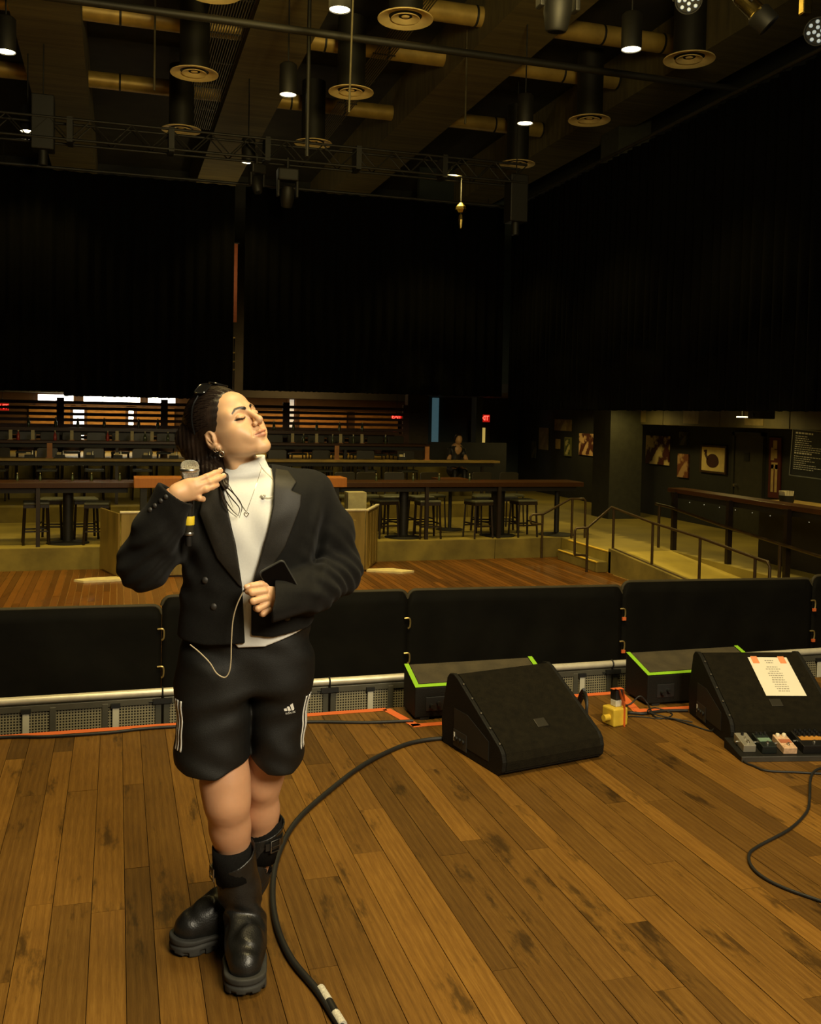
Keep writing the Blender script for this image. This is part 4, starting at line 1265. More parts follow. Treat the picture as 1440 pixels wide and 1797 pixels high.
# ---- cables on the boards
def cable(name, pts, r, label, m=M_RUBB, z=None, par=None, n=8):
    zz = r if z is None else z
    P3 = [(p[0], p[1], (p[2] if len(p) > 2 else zz)) for p in pts]
    b0 = np.array(P3[0])
    t = empty(name, P3[0]); tag(t, label, 'cable')
    MB().tube([np.array(p) - b0 for p in spline(P3, 8)], r, n).build('jacket', m, t, True)
    return t, b0
c1 = [(1.60, 4.50), (1.449, 4.489), (1.315, 4.429), (1.099, 4.247), (.884, 3.989), (.688, 3.711), (.572, 3.437), (.514, 3.192), (.492, 2.971), (.503, 2.771), (.545, 2.599), (.560, 2.514), (.572, 2.44), (.60, 2.30), (.66, 2.05), (.70, 1.7)]
t, b0 = cable('loudspeaker_cable', c1, .0105, 'thick black cable curving across the boards beside the woman')
M_LAB = mat('white_cable_label', (.55, .52, .42), .5, var=.3, scale=200)
for (a, b_) in (((.556, 2.596), (.5655, 2.530)), ((.572, 2.475), (.580, 2.420))):
    MB().cyl(np.array((*a, .0125)) - b0, np.array((*b_, .0125)) - b0, .0128, n=12).build('label_sleeve', M_LAB, t, True)
MB().cyl(np.array((.566, 2.53, .0125)) - b0, np.array((.572, 2.475, .0125)) - b0, .0125, n=12).build('connector', M_BLK, t, True)
cable('edge_cable', [(-1.4, 5.0), (-.582, 5.018), (-.32, 4.978), (-.055, 4.967), (.136, 4.990), (.292, 4.988), (.557, 4.957), (.961, 4.909), (1.246, 4.832), (1.425, 4.809), (1.50, 4.80)], .008, 'thin black cable lying along the orange tape')
cable('pedal_lead', [(2.875, 3.975, .030), (2.862, 3.93, .022), (2.850, 3.86), (2.858, 3.81), (2.881, 3.74), (3.01, 3.687), (3.104, 3.649), (3.3, 3.60), (3.6, 3.62)], .0052, 'black lead from the silver pedal to the right edge')
cable('loose_lead', [(3.5, 3.80), (3.179, 3.700, .012), (3.09, 3.669, .012), (3.011, 3.605), (2.855, 3.42), (2.739, 3.296), (2.558, 3.172), (2.339, 3.072), (2.26, 3.019), (2.211, 2.938), (2.199, 2.852), (2.224, 2.761), (2.286, 2.652), (2.36, 2.5)], .0058, 'thin black lead wandering over the boards at right')
cable('power_cable', [(2.60, 4.60, .02), (2.683, 4.66), (2.76, 4.628), (2.88, 4.645), (2.99, 4.63), (3.03, 4.62)], .0085, 'black cable from the yellow box to the far monitor')
cable('signal_cable', [(2.60, 4.62, .03), (2.708, 4.74, .02), (2.75, 4.745, .03), (2.80, 4.738, .07), (2.84, 4.725, .03), (2.82, 4.66, .018), (2.80, 4.571), (2.87, 4.514), (2.913, 4.407), (2.955, 4.30), (2.972, 4.28, .03)], .0045, 'thin black cable looping beside the right fill speaker')
cable('signal_cable', [(2.62, 4.60, .012), (2.72, 4.60), (2.82, 4.54), (2.92, 4.60), (2.86, 4.67, .02), (2.78, 4.62, .02), (2.84, 4.53, .014), (2.95, 4.45)], .0035, 'tangled thin black cable left of the far monitor')
coil = []
for k in range(46):
    a = k * 2 * math.pi / 14
    coil.append((2.255 + .025 * math.cos(a), 4.37 + .095 * math.cos(a + .3), .11 + .095 * math.sin(a) + .001 * k))
cable('coiled_cable', coil, .008, 'coil of black cable hanging beside the nearer monitor', n=6)
# ---- yellow stage outlet box
yb = empty('outlet_box', (2.53, 4.53, 0), math.radians(12)); tag(yb, 'yellow outlet box with a black plug strapped by orange tape', 'outlet box')
M_YB = mat('yellow_box_paint', (.62, .42, .035), .5, var=.12, scale=20)
MB().box((-.048, -.048, 0), (.048, .048, .095)).build('body', M_YB, yb, bevel=.008)
MB().cyl((-.085, -.01, .045), (-.046, -.01, .045), .017, n=14).build('cable_gland', M_YB, yb, True)
MB().cyl((.046, .0, .03), (.085, .01, .022), .018, .012, n=14).build('cable_gland', M_YB, yb, True)
MB().box((-.012, -.02, .095), (.028, .025, .13)).build('white_adapter', mat('white_plastic', (.6, .57, .45), .5), yb, bevel=.004)
MB().box((-.012, -.022, .13), (.034, .028, .185)).build('plug', M_RUBB, yb, bevel=.006)
MB().tube([(-.02, -.026, .196), (.0, -.028, .19), (.018, -.0525, .10), (.018, -.0525, .0)], .013, 8, flat=.15).build('tape_strap', M_ORAN, yb)
MB().tube([(-.026, .0, .19), (.012, .0, .1885), (.045, .0, .185), (.075, .02, .11), (.07, .02, .0)], .014, 8, flat=.15).build('tape_strap', M_ORAN, yb)

# ---- pedalboard
pb = empty('pedalboard', (2.843, 3.879, 0), math.atan2(-.079, .387)); tag(pb, 'black pedalboard holding effects pedals in front of the far monitor', 'pedalboard')
MB().prism([(0, 0), (0, .022), (.20, .05), (.20, 0)], 0, .66, 'x').build('deck', M_CARP, pb, bevel=.003)
MB().box((0, -.006, 0), (.66, .002, .026)).build('front_rail', mat('alu_dark', (.10, .095, .08), .4, .7), pb, bevel=.002)
Mpb = pb.matrix_basis @ Matrix.Translation((0, 0, .022)) @ Matrix.Rotation(math.atan2(.028, .20), 4, 'X')
def pedal(x, y, w_, d_, h_, m, label, knobs, km, extra=None):
    t = empty('effects_pedal', Mpb @ Vector((x, y, .001))); t.rotation_euler = Mpb.to_euler()
    tag(t, label, 'pedal', 'effects pedals on the board')
    MB().prism([(0, 0), (0, h_ * .8), (d_, h_), (d_, 0)], -w_ / 2, w_ / 2, 'x').build('housing', m, t, bevel=.003)
    b = MB().lathe([(.0085, 0), (.0085, .004), (.0055, .004), (.0055, .012), (0, .0125)], 12, c=(0, d_ * .22, h_ * .84)); b.build('footswitch', M_STEEL, t, True)
    for (kx, ky, r) in knobs:
        MB().lathe([(r, 0), (r, .010), (r * .8, .013), (0, .013)], 12, c=(kx, ky, h_ * .98)).build('knob', km, t, True)
    MB().cyl((w_ / 2, d_ * .6, h_ * .45), (w_ / 2 + .012, d_ * .6, h_ * .45), .006, n=10).build('jack', M_STEEL, t, True)
    MB().cyl((-w_ / 2 - .012, d_ * .6, h_ * .45), (-w_ / 2, d_ * .6, h_ * .45), .006, n=10).build('jack', M_STEEL, t, True)
    if extra: extra(t, w_, d_, h_)
    return t
M_KW = mat('cream_knob', (.72, .64, .45), .4); M_KB = mat('black_knob', (.01, .01, .01), .3)
def ex_led(t, w_, d_, h_):
    MB().cyl((0, d_ * .5, h_ * .9), (0, d_ * .5, h_ + .006), .003, n=8).build('lamp', M_STEEL, t, True)
def ex_face(c):
    def f(t, w_, d_, h_):
        M = Matrix.Translation((0, 0, h_ * .8)) @ Matrix.Rotation(math.atan2(h_ * .2, d_), 4, 'X')
        MB().box((-w_ * .42, d_ * .36, .0004), (w_ * .42, d_ * .62, .0012), M).build('face_print', c, t)
    return f
pedal(.060, .045, .062, .115, .045, mat('silver_pedal', (.36, .33, .25), .4, .5, var=.1), 'silver single-switch pedal at the left of the board', [(0, .092, .007)], M_KB, ex_led)
pedal(.152, .030, .072, .125, .045, mat('dark_pedal', (.012, .016, .013), .4, var=.2), 'black pedal with three knobs beside the silver one', [(-.022, .108, .007), (0, .108, .007), (.022, .108, .007)], M_KB, ex_face(mat('green_print', (.16, .25, .17), .5)))
pedal(.252, .022, .068, .125, .040, mat('pink_pedal', (.62, .40, .24), .5, var=.25, scale=60), 'cream and pink pedal with two white knobs', [(-.016, .108, .010), (.016, .108, .010)], M_KW, ex_face(mat('rust_print', (.40, .13, .06), .5)))
pedal(.385, .025, .135, .14, .05, mat('black_pedal', (.010, .009, .008), .4), 'large black pedal with rows of knobs at the right edge', [(-.05 + .025 * i, .085 + .022 * j, .007) for i in range(5) for j in range(3)], M_KB, ex_face(mat('amber_print', (.45, .20, .03), .5)))
# ================================================================== hall furniture
ORD = ['first', 'second', 'third', 'fourth', 'fifth', 'sixth', 'seventh', 'eighth', 'ninth', 'tenth', 'eleventh', 'twelfth', 'thirteenth', 'fourteenth', 'fifteenth', 'sixteenth', 'seventeenth', 'eighteenth', 'nineteenth']
_cnt = {}
def nth(base):
    k = _cnt.get(base, 0); _cnt[base] = k + 1
    return base + ', %s from the left' % ORD[k]

M_STW = mat('dark_stool_wood', (.010, .0045, .002), .5, var=.3, scale=10)
M_VIN = mat('grey_green_vinyl', (.085, .088, .058), .45, var=.08)
M_PED = mat('black_pedestal', (.0050, .0045, .0035), .6, var=.2)
def make_stool():
    t = empty('bar_stool')
    MB().box((-.20, -.20, .655), (.20, .20, .70)).build('seat', M_VIN, t, bevel=.018, seg=3)
    MB().box((-.195, -.195, .605), (.195, .195, .655)).build('apron', M_STW, t)
    for sx in (-1, 1):
        for sy in (-1, 1):
            MB().tube([(sx * .172, sy * .172, .61), (sx * .198, sy * .198, 0)], .021, 4).build('leg', M_STW, t)
    b = 0
    for s in (-1, 1):
        MB().box((-.19, s * .186 - .01, .21), (.19, s * .186 + .01, .235)).build('stretcher', M_STW, t)
        MB().box((s * .186 - .01, -.19, .26), (s * .186 + .01, .19, .285)).build('stretcher', M_STW, t)
    return t
st0 = make_stool(); used = [False]
def stool(x, y, rz, label):
    o = st0 if not used[0] else copy_tree(st0)
    used[0] = True
    o.location = (x, y, T1); o.rotation_euler = (0, 0, math.radians(rz)); tag(o, label, 'stool', 'bar stools at the front counter')
    return o
stool(-1.26, 16.93, 6, 'leftmost bar stool at the front counter, nearest the terrace edge')
stool(-1.05, 17.55, -8, 'bar stool behind the leftmost one')
stool(-.30, 16.80, -4, 'bar stool right of the thick pedestal at left')
stool(-.52, 17.55, 10, 'bar stool behind the thick pedestal at left')
stool(5.42, 16.74, 0, 'bar stool behind the thin post right of the woman')
stool(4.66, 16.95, 14, 'bar stool half hidden by the metal booth')
stool(4.98, 17.60, 0, 'bar stool behind the pedestal right of the woman')
stool(5.55, 17.55, 5, 'bar stool in the second row beside the right pedestal')
stool(6.38, 16.66, 12, 'bar stool left of the wide pedestal at right')
stool(6.78, 17.42, -6, 'bar stool behind the wide pedestal at right')
stool(7.30, 16.72, 4, 'bar stool nearest the stair rail')
stool(7.25, 17.45, -10, 'bar stool in the second row near the stair rail')
# ---- front counters
def counter(x0, x1, y0, y1, z, th, posts, peds, label, zf, name='bar_counter', m=None):
    t = empty(name, (x0, y0, zf)); tag(t, label, 'counter', 'long wooden drink counters')
    h = z - zf
    MB().box((0, 0, h - th), (x1 - x0, y1 - y0, h)).build('worktop', m or M_BARW, t, bevel=.006)
    MB().box((.1, .12, h - th - .09), (x1 - x0 - .1, y1 - y0 - .12, h - th)).build('apron', M_PED, t)
    for (x, y) in posts:
        MB().box((x - x0 - .03, y - y0 - .03, 0), (x - x0 + .03, y - y0 + .03, h - th)).build('post', M_STW, t)
    for (x, y, r) in peds:
        MB().cyl((x - x0, y - y0, .02), (x - x0, y - y0, h - th), r, n=14).build('pedestal', M_PED, t, True)
        MB().lathe([(.34, 0), (.34, .012), (.10, .03), (r, .05)], 24, c=(x - x0, y - y0, 0)).build('base_plate', M_PED, t, True)
    return t
counter(-6.5, .28, 16.48, 17.18, .39, .085, [(-1.20, 16.52), (-4.0, 16.52)], [(-.765, 16.95, .085), (-3.4, 16.95, .085)], 'front wooden counter left of the metal booth', T1)
counter(3.60, 8.42, 16.48, 17.18, .385, .085, [(5.33, 16.52), (6.72, 16.50)], [(5.01, 16.88, .085), (6.86, 16.90, .13), (8.05, 16.85, .05)], 'front wooden counter right of the woman', T1)
counter(-6.5, 8.25, 20.25, 20.75, .585, .05, [(x, 20.45) for x in (-5.2, -2.6, 0, 2.6, 5.2, 7.9)], [], 'second wooden counter up the terraces', T2, m=mat('lit_counter_wood', (.22, .145, .030), .5, var=.25, scale=5))  # golden colour stands in for light on this worktop
counter(-6.5, 7.25, 22.3, 22.8, .872, .06, [(x, 22.5) for x in (-5.2, -2.6, 0, 2.6, 5.2)], [], 'third wooden counter up the terraces', T3)
counter(-6.5, 7.05, 24.3, 24.7, 1.12, .09, [(x, 24.5) for x in (-5.2, -2.6, 0, 2.6, 5.2)], [], 'topmost wooden counter up the terraces', T4)
tp = empty('pedestal_table', (6.24, 17.85, T1)); tag(tp, 'small pedestal table with round base behind the front counter', 'table')
MB().lathe([(.27, 0), (.27, .015), (.04, .03)], 20).build('base', M_PED, tp, True)
MB().cyl((0, 0, .02), (0, 0, .98), .035).build('pole', M_PED, tp, True)
MB().box((-.3, -.3, .98), (.3, .3, 1.01)).build('tabletop', M_BARW, tp)
# ---- seated rows: bar chairs whose backs show above the counters
def make_chair():
    t = empty('bar_chair')
    MB().box((-.20, -.20, .60), (.20, .18, .65)).build('seat', M_VIN, t, bevel=.012)
    b = MB(); pr = [(-.21, .82), (-.21, 1.06), (-.17, 1.085), (.17, 1.085), (.21, 1.06), (.21, .82)]
    b.prism(pr, .17, .20, 'y'); b.build('backrest', mat('chair_back_vinyl', (.022, .018, .009), .4, var=.15), t, bevel=.008)
    for sx in (-1, 1):
        MB().tube([(sx * .18, .185, .60), (sx * .19, .185, .84)], .014, 6).build('back_post', M_STW, t)
        for sy in (-1, 1):
            MB().tube([(sx * .175, sy * .16, .60), (sx * .195, sy * .185, 0)], .017, 5).build('leg', M_STW, t)
    return t
ch0 = make_chair(); usedc = [False]
def chair(x, y, z, rz, label, group):
    o = ch0 if not usedc[0] else copy_tree(ch0)
    usedc[0] = True
    o.location = (x, y, z); o.rotation_euler = (0, 0, rz); tag(o, label, 'chair', group)
for x in (4.29, 4.74, 5.28, 6.05, 7.15, 7.75):
    chair(x, 18.35, T1 - .0, random.uniform(-.15, .15), nth('dark chair behind the front counter, right of the woman'), 'chairs behind the front counter')
for k in range(11):
    x = -2.4 + k * .98 + random.uniform(-.06, .06)
    if 1.4 < x < 3.2 or 7.2 < x < 8: continue
    chair(x, 21.5, T2, random.uniform(-.1, .1), nth('dark chair behind the second terrace counter'), 'chairs behind the second counter')
for k in range(19):
    x = -2.55 + k * .52 + random.uniform(-.05, .05)
    if 1.5 < x < 3.5: continue
    chair(x, 23.55, T3, random.uniform(-.08, .08), nth('dark chair behind the third terrace counter'), 'chairs behind the third counter')
# ---- small things on the counters
M_CARD = mat('menu_card', (.50, .42, .22), .7, var=.2); M_WB = mat('menu_wood', (.30, .12, .03), .6); M_GLS = mat('bottle_glass', (.05, .06, .02), .15, spec=.7)
M_RED = mat('ketchup_red', (.35, .03, .015), .3)
def card(x, y, z, w_, h_, m, label, grp):
    t = empty('menu_holder', (x, y, z)); tag(t, label, 'menu holder', grp)
    MB().box((-w_ / 2, -.012, .012), (w_ / 2, .012, h_)).build('card', m, t)
    MB().box((-w_ / 2 - .02, -.04, 0), (w_ / 2 + .02, .04, .014)).build('base', M_WB, t)
def bottle(x, y, z, m, label, grp, s=1.):
    t = empty('bottle', (x, y, z)); tag(t, label, 'bottle', grp)
    MB().lathe([(.032 * s, 0), (.034 * s, .01), (.034 * s, .11 * s), (.014 * s, .15 * s), (.013 * s, .19 * s)], 14).build('body', m, t, True)
    MB().lathe([(.016 * s, .19 * s), (.016 * s, .215 * s), (0, .216 * s)], 12).build('cap', M_CARD, t, True)
def caddy(x, y, z, label, grp):
    t = empty('condiment_caddy', (x, y, z)); tag(t, label, 'caddy', grp)
    MB().box((-.09, -.05, 0), (.09, .05, .07)).build('tray', M_PED, t)
    MB().box((-.06, -.03, .07), (.02, .03, .12)).build('napkins', M_CARD, t)
    MB().lathe([(.018, .05), (.018, .14), (0, .16)], 10, c=(.055, 0, 0)).build('shaker', M_STEEL, t, True)
for x in (-1.65, -1.08, -.52, .02, .58, 1.12, 6.0):
    caddy(x, 20.25 + .2, .585, nth('napkin caddy standing on the second terrace counter'), 'caddies on the second counter')
for x in (-1.28, 4.55, 6.6):
    card(x, 20.5, .585, .10, .30, M_WB, {-1.28: 'brown wooden menu stand on the second counter at left', 4.55: 'brown wooden menu stand on the second counter right of the woman', 6.6: 'brown menu stand on the second counter near the seated man'}[x], 'menu stands')
for x in (-2.2, -1.75, -.95, .0, .32, .75, 3.93, 4.5, 5.08, 5.6):
    card(x, 22.5, .872, .07, .22, M_CARD, nth('cream menu card upright on the third terrace counter'), 'menu cards on the third counter')
for x in (-2.05, -1.3, -.2, .6, 1.1, 4.2, 4.9, 5.4, 6.2):
    bottle(x, 22.55, .872, M_RED if random.random() < .3 else M_GLS, nth('small sauce bottle on the third terrace counter'), 'bottles on the third counter')
for x in (-2.0, -1.4, -.9, -.3, .5, .95, 3.8, 4.3, 4.9, 5.5, 6.1):
    bottle(x, 24.5, 1.12, M_GLS, nth('small dark bottle on the topmost counter'), 'bottles on the topmost counter', 1.1)
for x in (-2.3, -1.9, -1.55, -1.2, -.7, -.4, .05, 4.5, 5.2, 5.7, 6.3):
    bottle(x, 16.95, .39 if x < 3 else .385, M_GLS, nth('small bottle standing on the front wooden counter'), 'bottles on the front counter', .6)

# ---- slatted screen behind the topmost row
M_SLAT = mat('brown_slat_wood', (.075, .026, .007), .55, var=.25, scale=6)
sc_ = empty('slatted_screen', (-6.5, 26.2, T4)); tag(sc_, 'brown horizontal slat screen behind the topmost counter', 'screen')
for k in range(9):
    z = 1.72 - T4 - .148 * k
    if z < .05: continue
    MB().box((0, -.02, z - .040), (14.35, .02, z + .040)).build('slat', M_SLAT, sc_)
for x in (1.2, 3.0, 5.11, 7.68, 10.9, 14.3):
    MB().box((x - .09, .02, 0), (x + .09, .10, 1.62)).build('post', M_SLAT, sc_)
# ---- rear windows, daylight outside
def window(n, x0, x1, z0, z1, st, panes=1, c=(1., 1., .80)):
    t = empty('window_%d' % n, (x0, 31.93, z0)); t['kind'] = 'structure'
    w_, h_ = x1 - x0, z1 - z0
    MB().box((-.06, -.03, -.06), (w_ + .06, .02, 0)).box((-.06, -.03, h_), (w_ + .06, .02, h_ + .06)).box((-.06, -.03, 0), (0, .02, h_)).box((w_, -.03, 0), (w_ + .06, .02, h_)).build('window_frame', M_SLAT, t)
    m = mat('daylight_pane_%d' % n, (.9, .9, .8), .2, emit=c, estr=st)
    for k in range(panes):
        MB().box((w_ * k / panes + .012, 0, .005), (w_ * (k + 1) / panes - .012, .015, h_ - .005)).build('pane', m, t)
window(1, -2.35, -1.30, 1.70, 1.98, 8, 2)
window(2, -1.02, .70, 1.70, 1.98, 10, 3)
window(3, .92, 1.78, 1.70, 1.98, 10, 2)
window(4, -1.32, -.98, .60, 1.60, 8)
window(5, .33, .50, .55, 1.60, 8)
window(6, 5.45, 5.62, 1.0, 2.0, .25, 1, (.55, .85, 1.))
# rear bar lamps give the warm glow behind the screen
lamp('rear_bar_lamp', 'AREA', (-.3, 29.5, 2.6), (-.3, 31.9, 1.4), 130, (1., .64, .20), size=2.5)
lamp('rear_bar_lamp', 'AREA', (5.4, 29.5, 2.6), (5.4, 31.9, 1.4), 80, (1., .58, .18), size=2.0)
# warm panels on the rear wall between the windows
M_PANEL = mat('honey_wood_panel', (.34, .17, .045), .6, var=.35, scale=5, stretch=(1, 1, 6))
for k, (x0, x1) in enumerate(((-2.6, -1.40), (-.90, .25), (.60, 1.75), (2.35, 2.75), (3.9, 5.3), (5.8, 7.4), (7.7, 9.2))):
    o = MB().box((x0, 31.90, .95), (x1, 31.98, 1.62)).build('trim_%d' % (k + 8), M_PANEL); o['kind'] = 'structure'
struct(MB().box((-7, 31.2, 2.02), (2.1, 31.99, 9.0)).box((3.5, 31.2, 2.02), (12, 31.99, 9.0)).build('trim_18', M_DARK), 'black mask added above the rear windows to darken the upper wall')  # added mask, covers and shades the upper rear wall
# illuminated exit signs
def exit_sign(p, rz, s, label, txt='EXIT'):
    t = empty('exit_sign', p, rz); tag(t, label, 'sign', 'red exit signs')
    MB().box((-.19 * s, -.02, -.11 * s), (.19 * s, .02, .11 * s)).build('housing', mat('exit_housing', (.10, .004, .003), .5, emit=(1, .02, .01), estr=.35), t)
    for k, c_ in enumerate(txt):
        me = text_mesh(c_, .20 * s); o = obj('letter', me, mat('exit_red', (.9, .03, .02), .5, emit=(1., .05, .03), estr=5.), t)
        o.rotation_euler = (math.pi / 2, 0, 0); o.location = ((-.118, -.018, .050, .112)[k] * s, -.024, 0)
    MB().cyl((0, 0, .11 * s), (0, 0, 9.0 - p[2]), .008, n=6).build('rod', M_PIPE, t)
exit_sign((10.43, 27.0, 1.51), math.radians(-17), 1.0, 'red exit sign near the doorway beyond the terraces')
exit_sign((7.80, 27.2, 1.51), math.radians(-17), .85, 'red exit sign at the right end of the slat screen')
exit_sign((-3.05, 29.0, 1.57), math.radians(0), .9, 'red exit sign at the far left edge')
# doorway beyond the terraces
d1 = empty('door_1', (10.40, 27.97, T1)); d1['kind'] = 'structure'
MB().box((0, -.03, 0), (.62, .02, 2.0)).build('door_leaf', mat('grey_green_door', (.045, .048, .034), .6), d1)
MB().box((.28, -.045, 1.16), (.46, -.03, 1.86)).build('door_pane', mat('lit_door_pane', (.4, .3, .08), .4, emit=(1., .68, .16), estr=.42), d1)
MB().box((-.06, -.05, 0), (0, .02, 2.06)).box((.62, -.05, 0), (.68, .02, 2.06)).box((-.06, -.05, 2.0), (.68, .02, 2.06)).build('door_frame', M_PIPE, d1)
o = MB().box((9.14, 27.90, .40), (9.33, 27.99, 2.1)).build('window_7', mat('blue_lit_glass', (.10, .16, .17), .3, emit=(.30, .62, .72), estr=.10)); o['kind'] = 'structure'
struct(MB().box((7.90, 26.4, T4), (8.52, 26.7, 2.2)).build('wall_back', mat('brown_partition', (.05, .033, .012), .7)), 'brown partition beside the slat screen')
lamp('corridor_lamp', 'POINT', (10.6, 26.0, 2.6), (10.6, 26, 0), 16, (1., .82, .45), shadow_soft_size=.15)
# low partition wall and seated man beyond the second counter
struct(MB().box((8.0, 24.6, T1), (10.2, 24.7, .86)).build('wall_back', M_DARK), 'low black partition beyond the counters')
bd = bpy.data.meshes.new('x')
def guest_f(P):
    d = chain(P, [(0, .02, .0), (0, 0, .30), (.02, -.08, .52)], [.17, .16, .15], .05)
    d = smin(d, chain(P, [(.17, -.08, .50), (.22, -.22, .24), (.06, -.32, .14)], [.07, .05, .04], .03), .03)
    d = smin(d, chain(P, [(-.15, -.08, .50), (-.22, -.22, .24), (-.04, -.32, .14)], [.07, .05, .04], .03), .03)
    d = smin(d, cone(P, (.02, -.12, .60), (.02, -.17, .70), .055, .055), .02)
    d = smin(d, ell(P, (.02, -.20, .76), (.085, .10, .12)), .03)
    d = smin(d, chain(P, [(-.1, 0, .02), (-.12, -.38, .02), (-.12, -.40, -.40)], [.09, .07, .055], .03), .04)
    d = smin(d, chain(P, [(.1, 0, .02), (.12, -.38, .02), (.12, -.40, -.40)], [.09, .07, .055], .03), .04)
    return d
g = empty('person', (7.62, 21.55, T2 + .62), 0); tag(g, 'person in dark clothes leaning on the second counter under the exit sign', 'person')
gv = surf(guest_f, (-.4, -.5, -.5), (.4, .3, .95), .016)
gc = np.where((gv[0][:, 2] > .60)[:, None] | ((gv[0][:, 1] < -.2) & (gv[0][:, 2] > .08))[:, None], np.array([.50, .28, .12]), np.array([.015, .014, .012]))
sdf_mesh('body', [gv], M_SKIN, g, gc)
ghair = surf(lambda P: smax(ell(P, (.02, -.185, .785), (.095, .108, .115)), -ell(P, (.02, -.33, .72), (.12, .12, .14)), .01), (-.12, -.34, .62), (.16, -.04, .94), .01)
sdf_mesh('hair', [ghair], M_HAIR, g)

# ---- mixing booth on the dance floor (behind the woman)
bo = empty('booth_barricade', (.06, 15.38, -1.0)); tag(bo, 'silver metal barricade booth on the dance floor behind the woman', 'barricade')
M_BALU = mat('scuffed_aluminium', (.30, .215, .060), .45, .6, var=.3, scale=3, bump=.1, bscale=12, stretch=(3, 1, .4))
Wb = 3.86
for k in range(4):
    x0, x1 = Wb * k / 4, Wb * (k + 1) / 4
    MB().box((x0 + .008, 0, .03), (x1 - .008, .03, 1.0)).build('panel', M_BALU, bo, bevel=.006)
    for q in (.3, .55, .8):
        x = x0 + (x1 - x0) * q
        MB().box((x - .025, -.014, .06), (x + .025, .0, .86)).build('rib', M_BALU, bo, bevel=.006)
MB().box((-.01, -.02, 1.0), (Wb + .01, .05, 1.035)).build('cap_rail', M_ALU, bo, bevel=.008)
sd = math.atan2(1.03, .48); Ms = Matrix.Translation((Wb, 0, 0)) @ Matrix.Rotation(sd, 4, 'Z')
MB().box((0, -.03, .03), (.98, .0, 1.0), Ms).build('panel', M_BALU, bo, bevel=.006)
for q in (.25, .5, .75):
    MB().box((q - .03, -.044, .06), (q + .03, -.03, .95), Ms).build('rib', M_BALU, bo, bevel=.006)
MB().box((0, -.05, 1.0), (.98, .01, 1.03), Ms).build('cap_rail', M_ALU, bo, bevel=.006)
sd2 = math.atan2(1.0, -.3); Ms2 = Matrix.Translation((0, 0, 0)) @ Matrix.Rotation(sd2, 4, 'Z')
MB().box((0, 0, .03), (.98, .03, 1.0), Ms2).build('panel', M_BALU, bo, bevel=.006)
M_FOOT = mat('bare_aluminium_foot', (.80, .70, .40), .4, .3, var=.15)
MB().prism([(.10, .10), (.10, -.22), (-.52, -.27), (-.66, -.13), (-.45, .0)], .0, .03, 'z').build('foot_plate', M_FOOT, bo)
MB().prism([(Wb + .06, .12), (Wb + .02, -.02), (Wb + .55, -.32), (Wb + .78, -.22), (Wb + .50, .10)], .0, .03, 'z').build('foot_plate', M_FOOT, bo)
dk = empty('mixing_desk', (.26, 15.75, -1.0)); tag(dk, 'orange-brown wooden mixing desk inside the metal booth', 'desk')
M_DESKW = wood('desk_wood', ((.16, .05, .008), (.30, .105, .016), (.38, .14, .022)), .5, (.4, .5), .1, .1, .3)
MB().box((0, 0, 1.36), (3.42, .50, 1.52)).build('desktop', M_DESKW, dk, bevel=.008)
for x in (.1, 3.2):
    MB().box((x, .05, 0), (x + .10, .45, 1.36)).build('leg', M_PED, dk)
MB().box((.3, .1, .75), (3.1, .45, 1.30)).build('rack', M_RUBB, dk, bevel=.01)
bx_ = empty('storage_box', (3.90, 16.05, -1.0)); tag(bx_, 'pale cardboard box at the right end of the mixing desk', 'box')
MB().box((-.16, -.14, 0), (.16, .14, 1.26)).build('carton', mat('pale_card', (.34, .30, .17), .8, var=.2), bx_)
MB().box((-.162, -.02, .4), (.162, .02, 1.262)).build('tape', mat('card_tape', (.4, .35, .2), .5), bx_)
sg = empty('small_sign', (.42, 15.55, -.22)); tag(sg, 'small orange-red box on a stand left of the booth', 'box')
MB().box((-.06, -.03, 0), (.06, .03, .07)).build('body', mat('orange_box', (.62, .13, .03), .5), sg, bevel=.005)
MB().cyl((0, 0, -.78), (0, 0, 0), .012).build('pole', M_PED, sg, True)

# ---- stair and ramp rails
M_RAIL = mat('brown_painted_rail', (.050, .030, .011), .42, .3, var=.2)
def rail(name, label, tops, posts, r=.021):
    t = empty(name, (posts[0][0], posts[0][1], posts[0][2])); b0 = np.array(posts[0][:3]); tag(t, label, 'handrail', 'handrails by the stairs and ramp')
    for pth in tops:
        MB().tube([np.array(p) - b0 for p in pth], r, 10).build('rail', M_RAIL, t, True)
    for (x, y, z0, z1) in posts:
        MB().cyl(np.array((x, y, z0)) - b0, np.array((x, y, z1)) - b0, r * 1.05, n=10).build('post', M_RAIL, t, True)
rail('handrail', 'brown handrail on the left of the short stairs', [[(7.27, 16.3, -.34), (7.262, 16.3, -.24), (7.30, 16.3, -.195), (7.52, 16.3, -.186), (8.06, 16.3, .09), (8.33, 16.3, .092), (8.37, 16.3, .05), (8.37, 16.3, T1)], [(7.27, 16.3, -.34), (7.30, 16.3, -.37), (7.50, 16.3, -.37)]], [(7.505, 16.3, -1.0, -.19), (8.10, 16.3, T1, .09)])
rail('handrail', 'brown handrail right of the stairs running down the ramp', [[(7.37, 14.7, -.70), (7.365, 14.7, -.30), (7.39, 14.7, -.255), (7.60, 14.7, -.25), (8.02, 14.66, .10), (8.03, 13.35, -.02), (8.03, 12.06, -.085), (8.03, 10.78, -.19), (8.03, 10.55, -.20), (8.03, 10.50, -.26), (8.03, 10.50, -1.0)], [(7.37, 14.7, -.70), (7.60, 14.7, -.72)], [(8.03, 14.6, -.60), (8.03, 12.0, -.78), (8.03, 10.6, -.90)]],
     [(7.60, 14.7, -1.0, -.25), (8.03, 14.6, -1.0, .10), (8.03, 13.35, -1.0, -.02), (8.03, 12.06, -1.0, -.085), (8.03, 10.80, -1.0, -.19)])
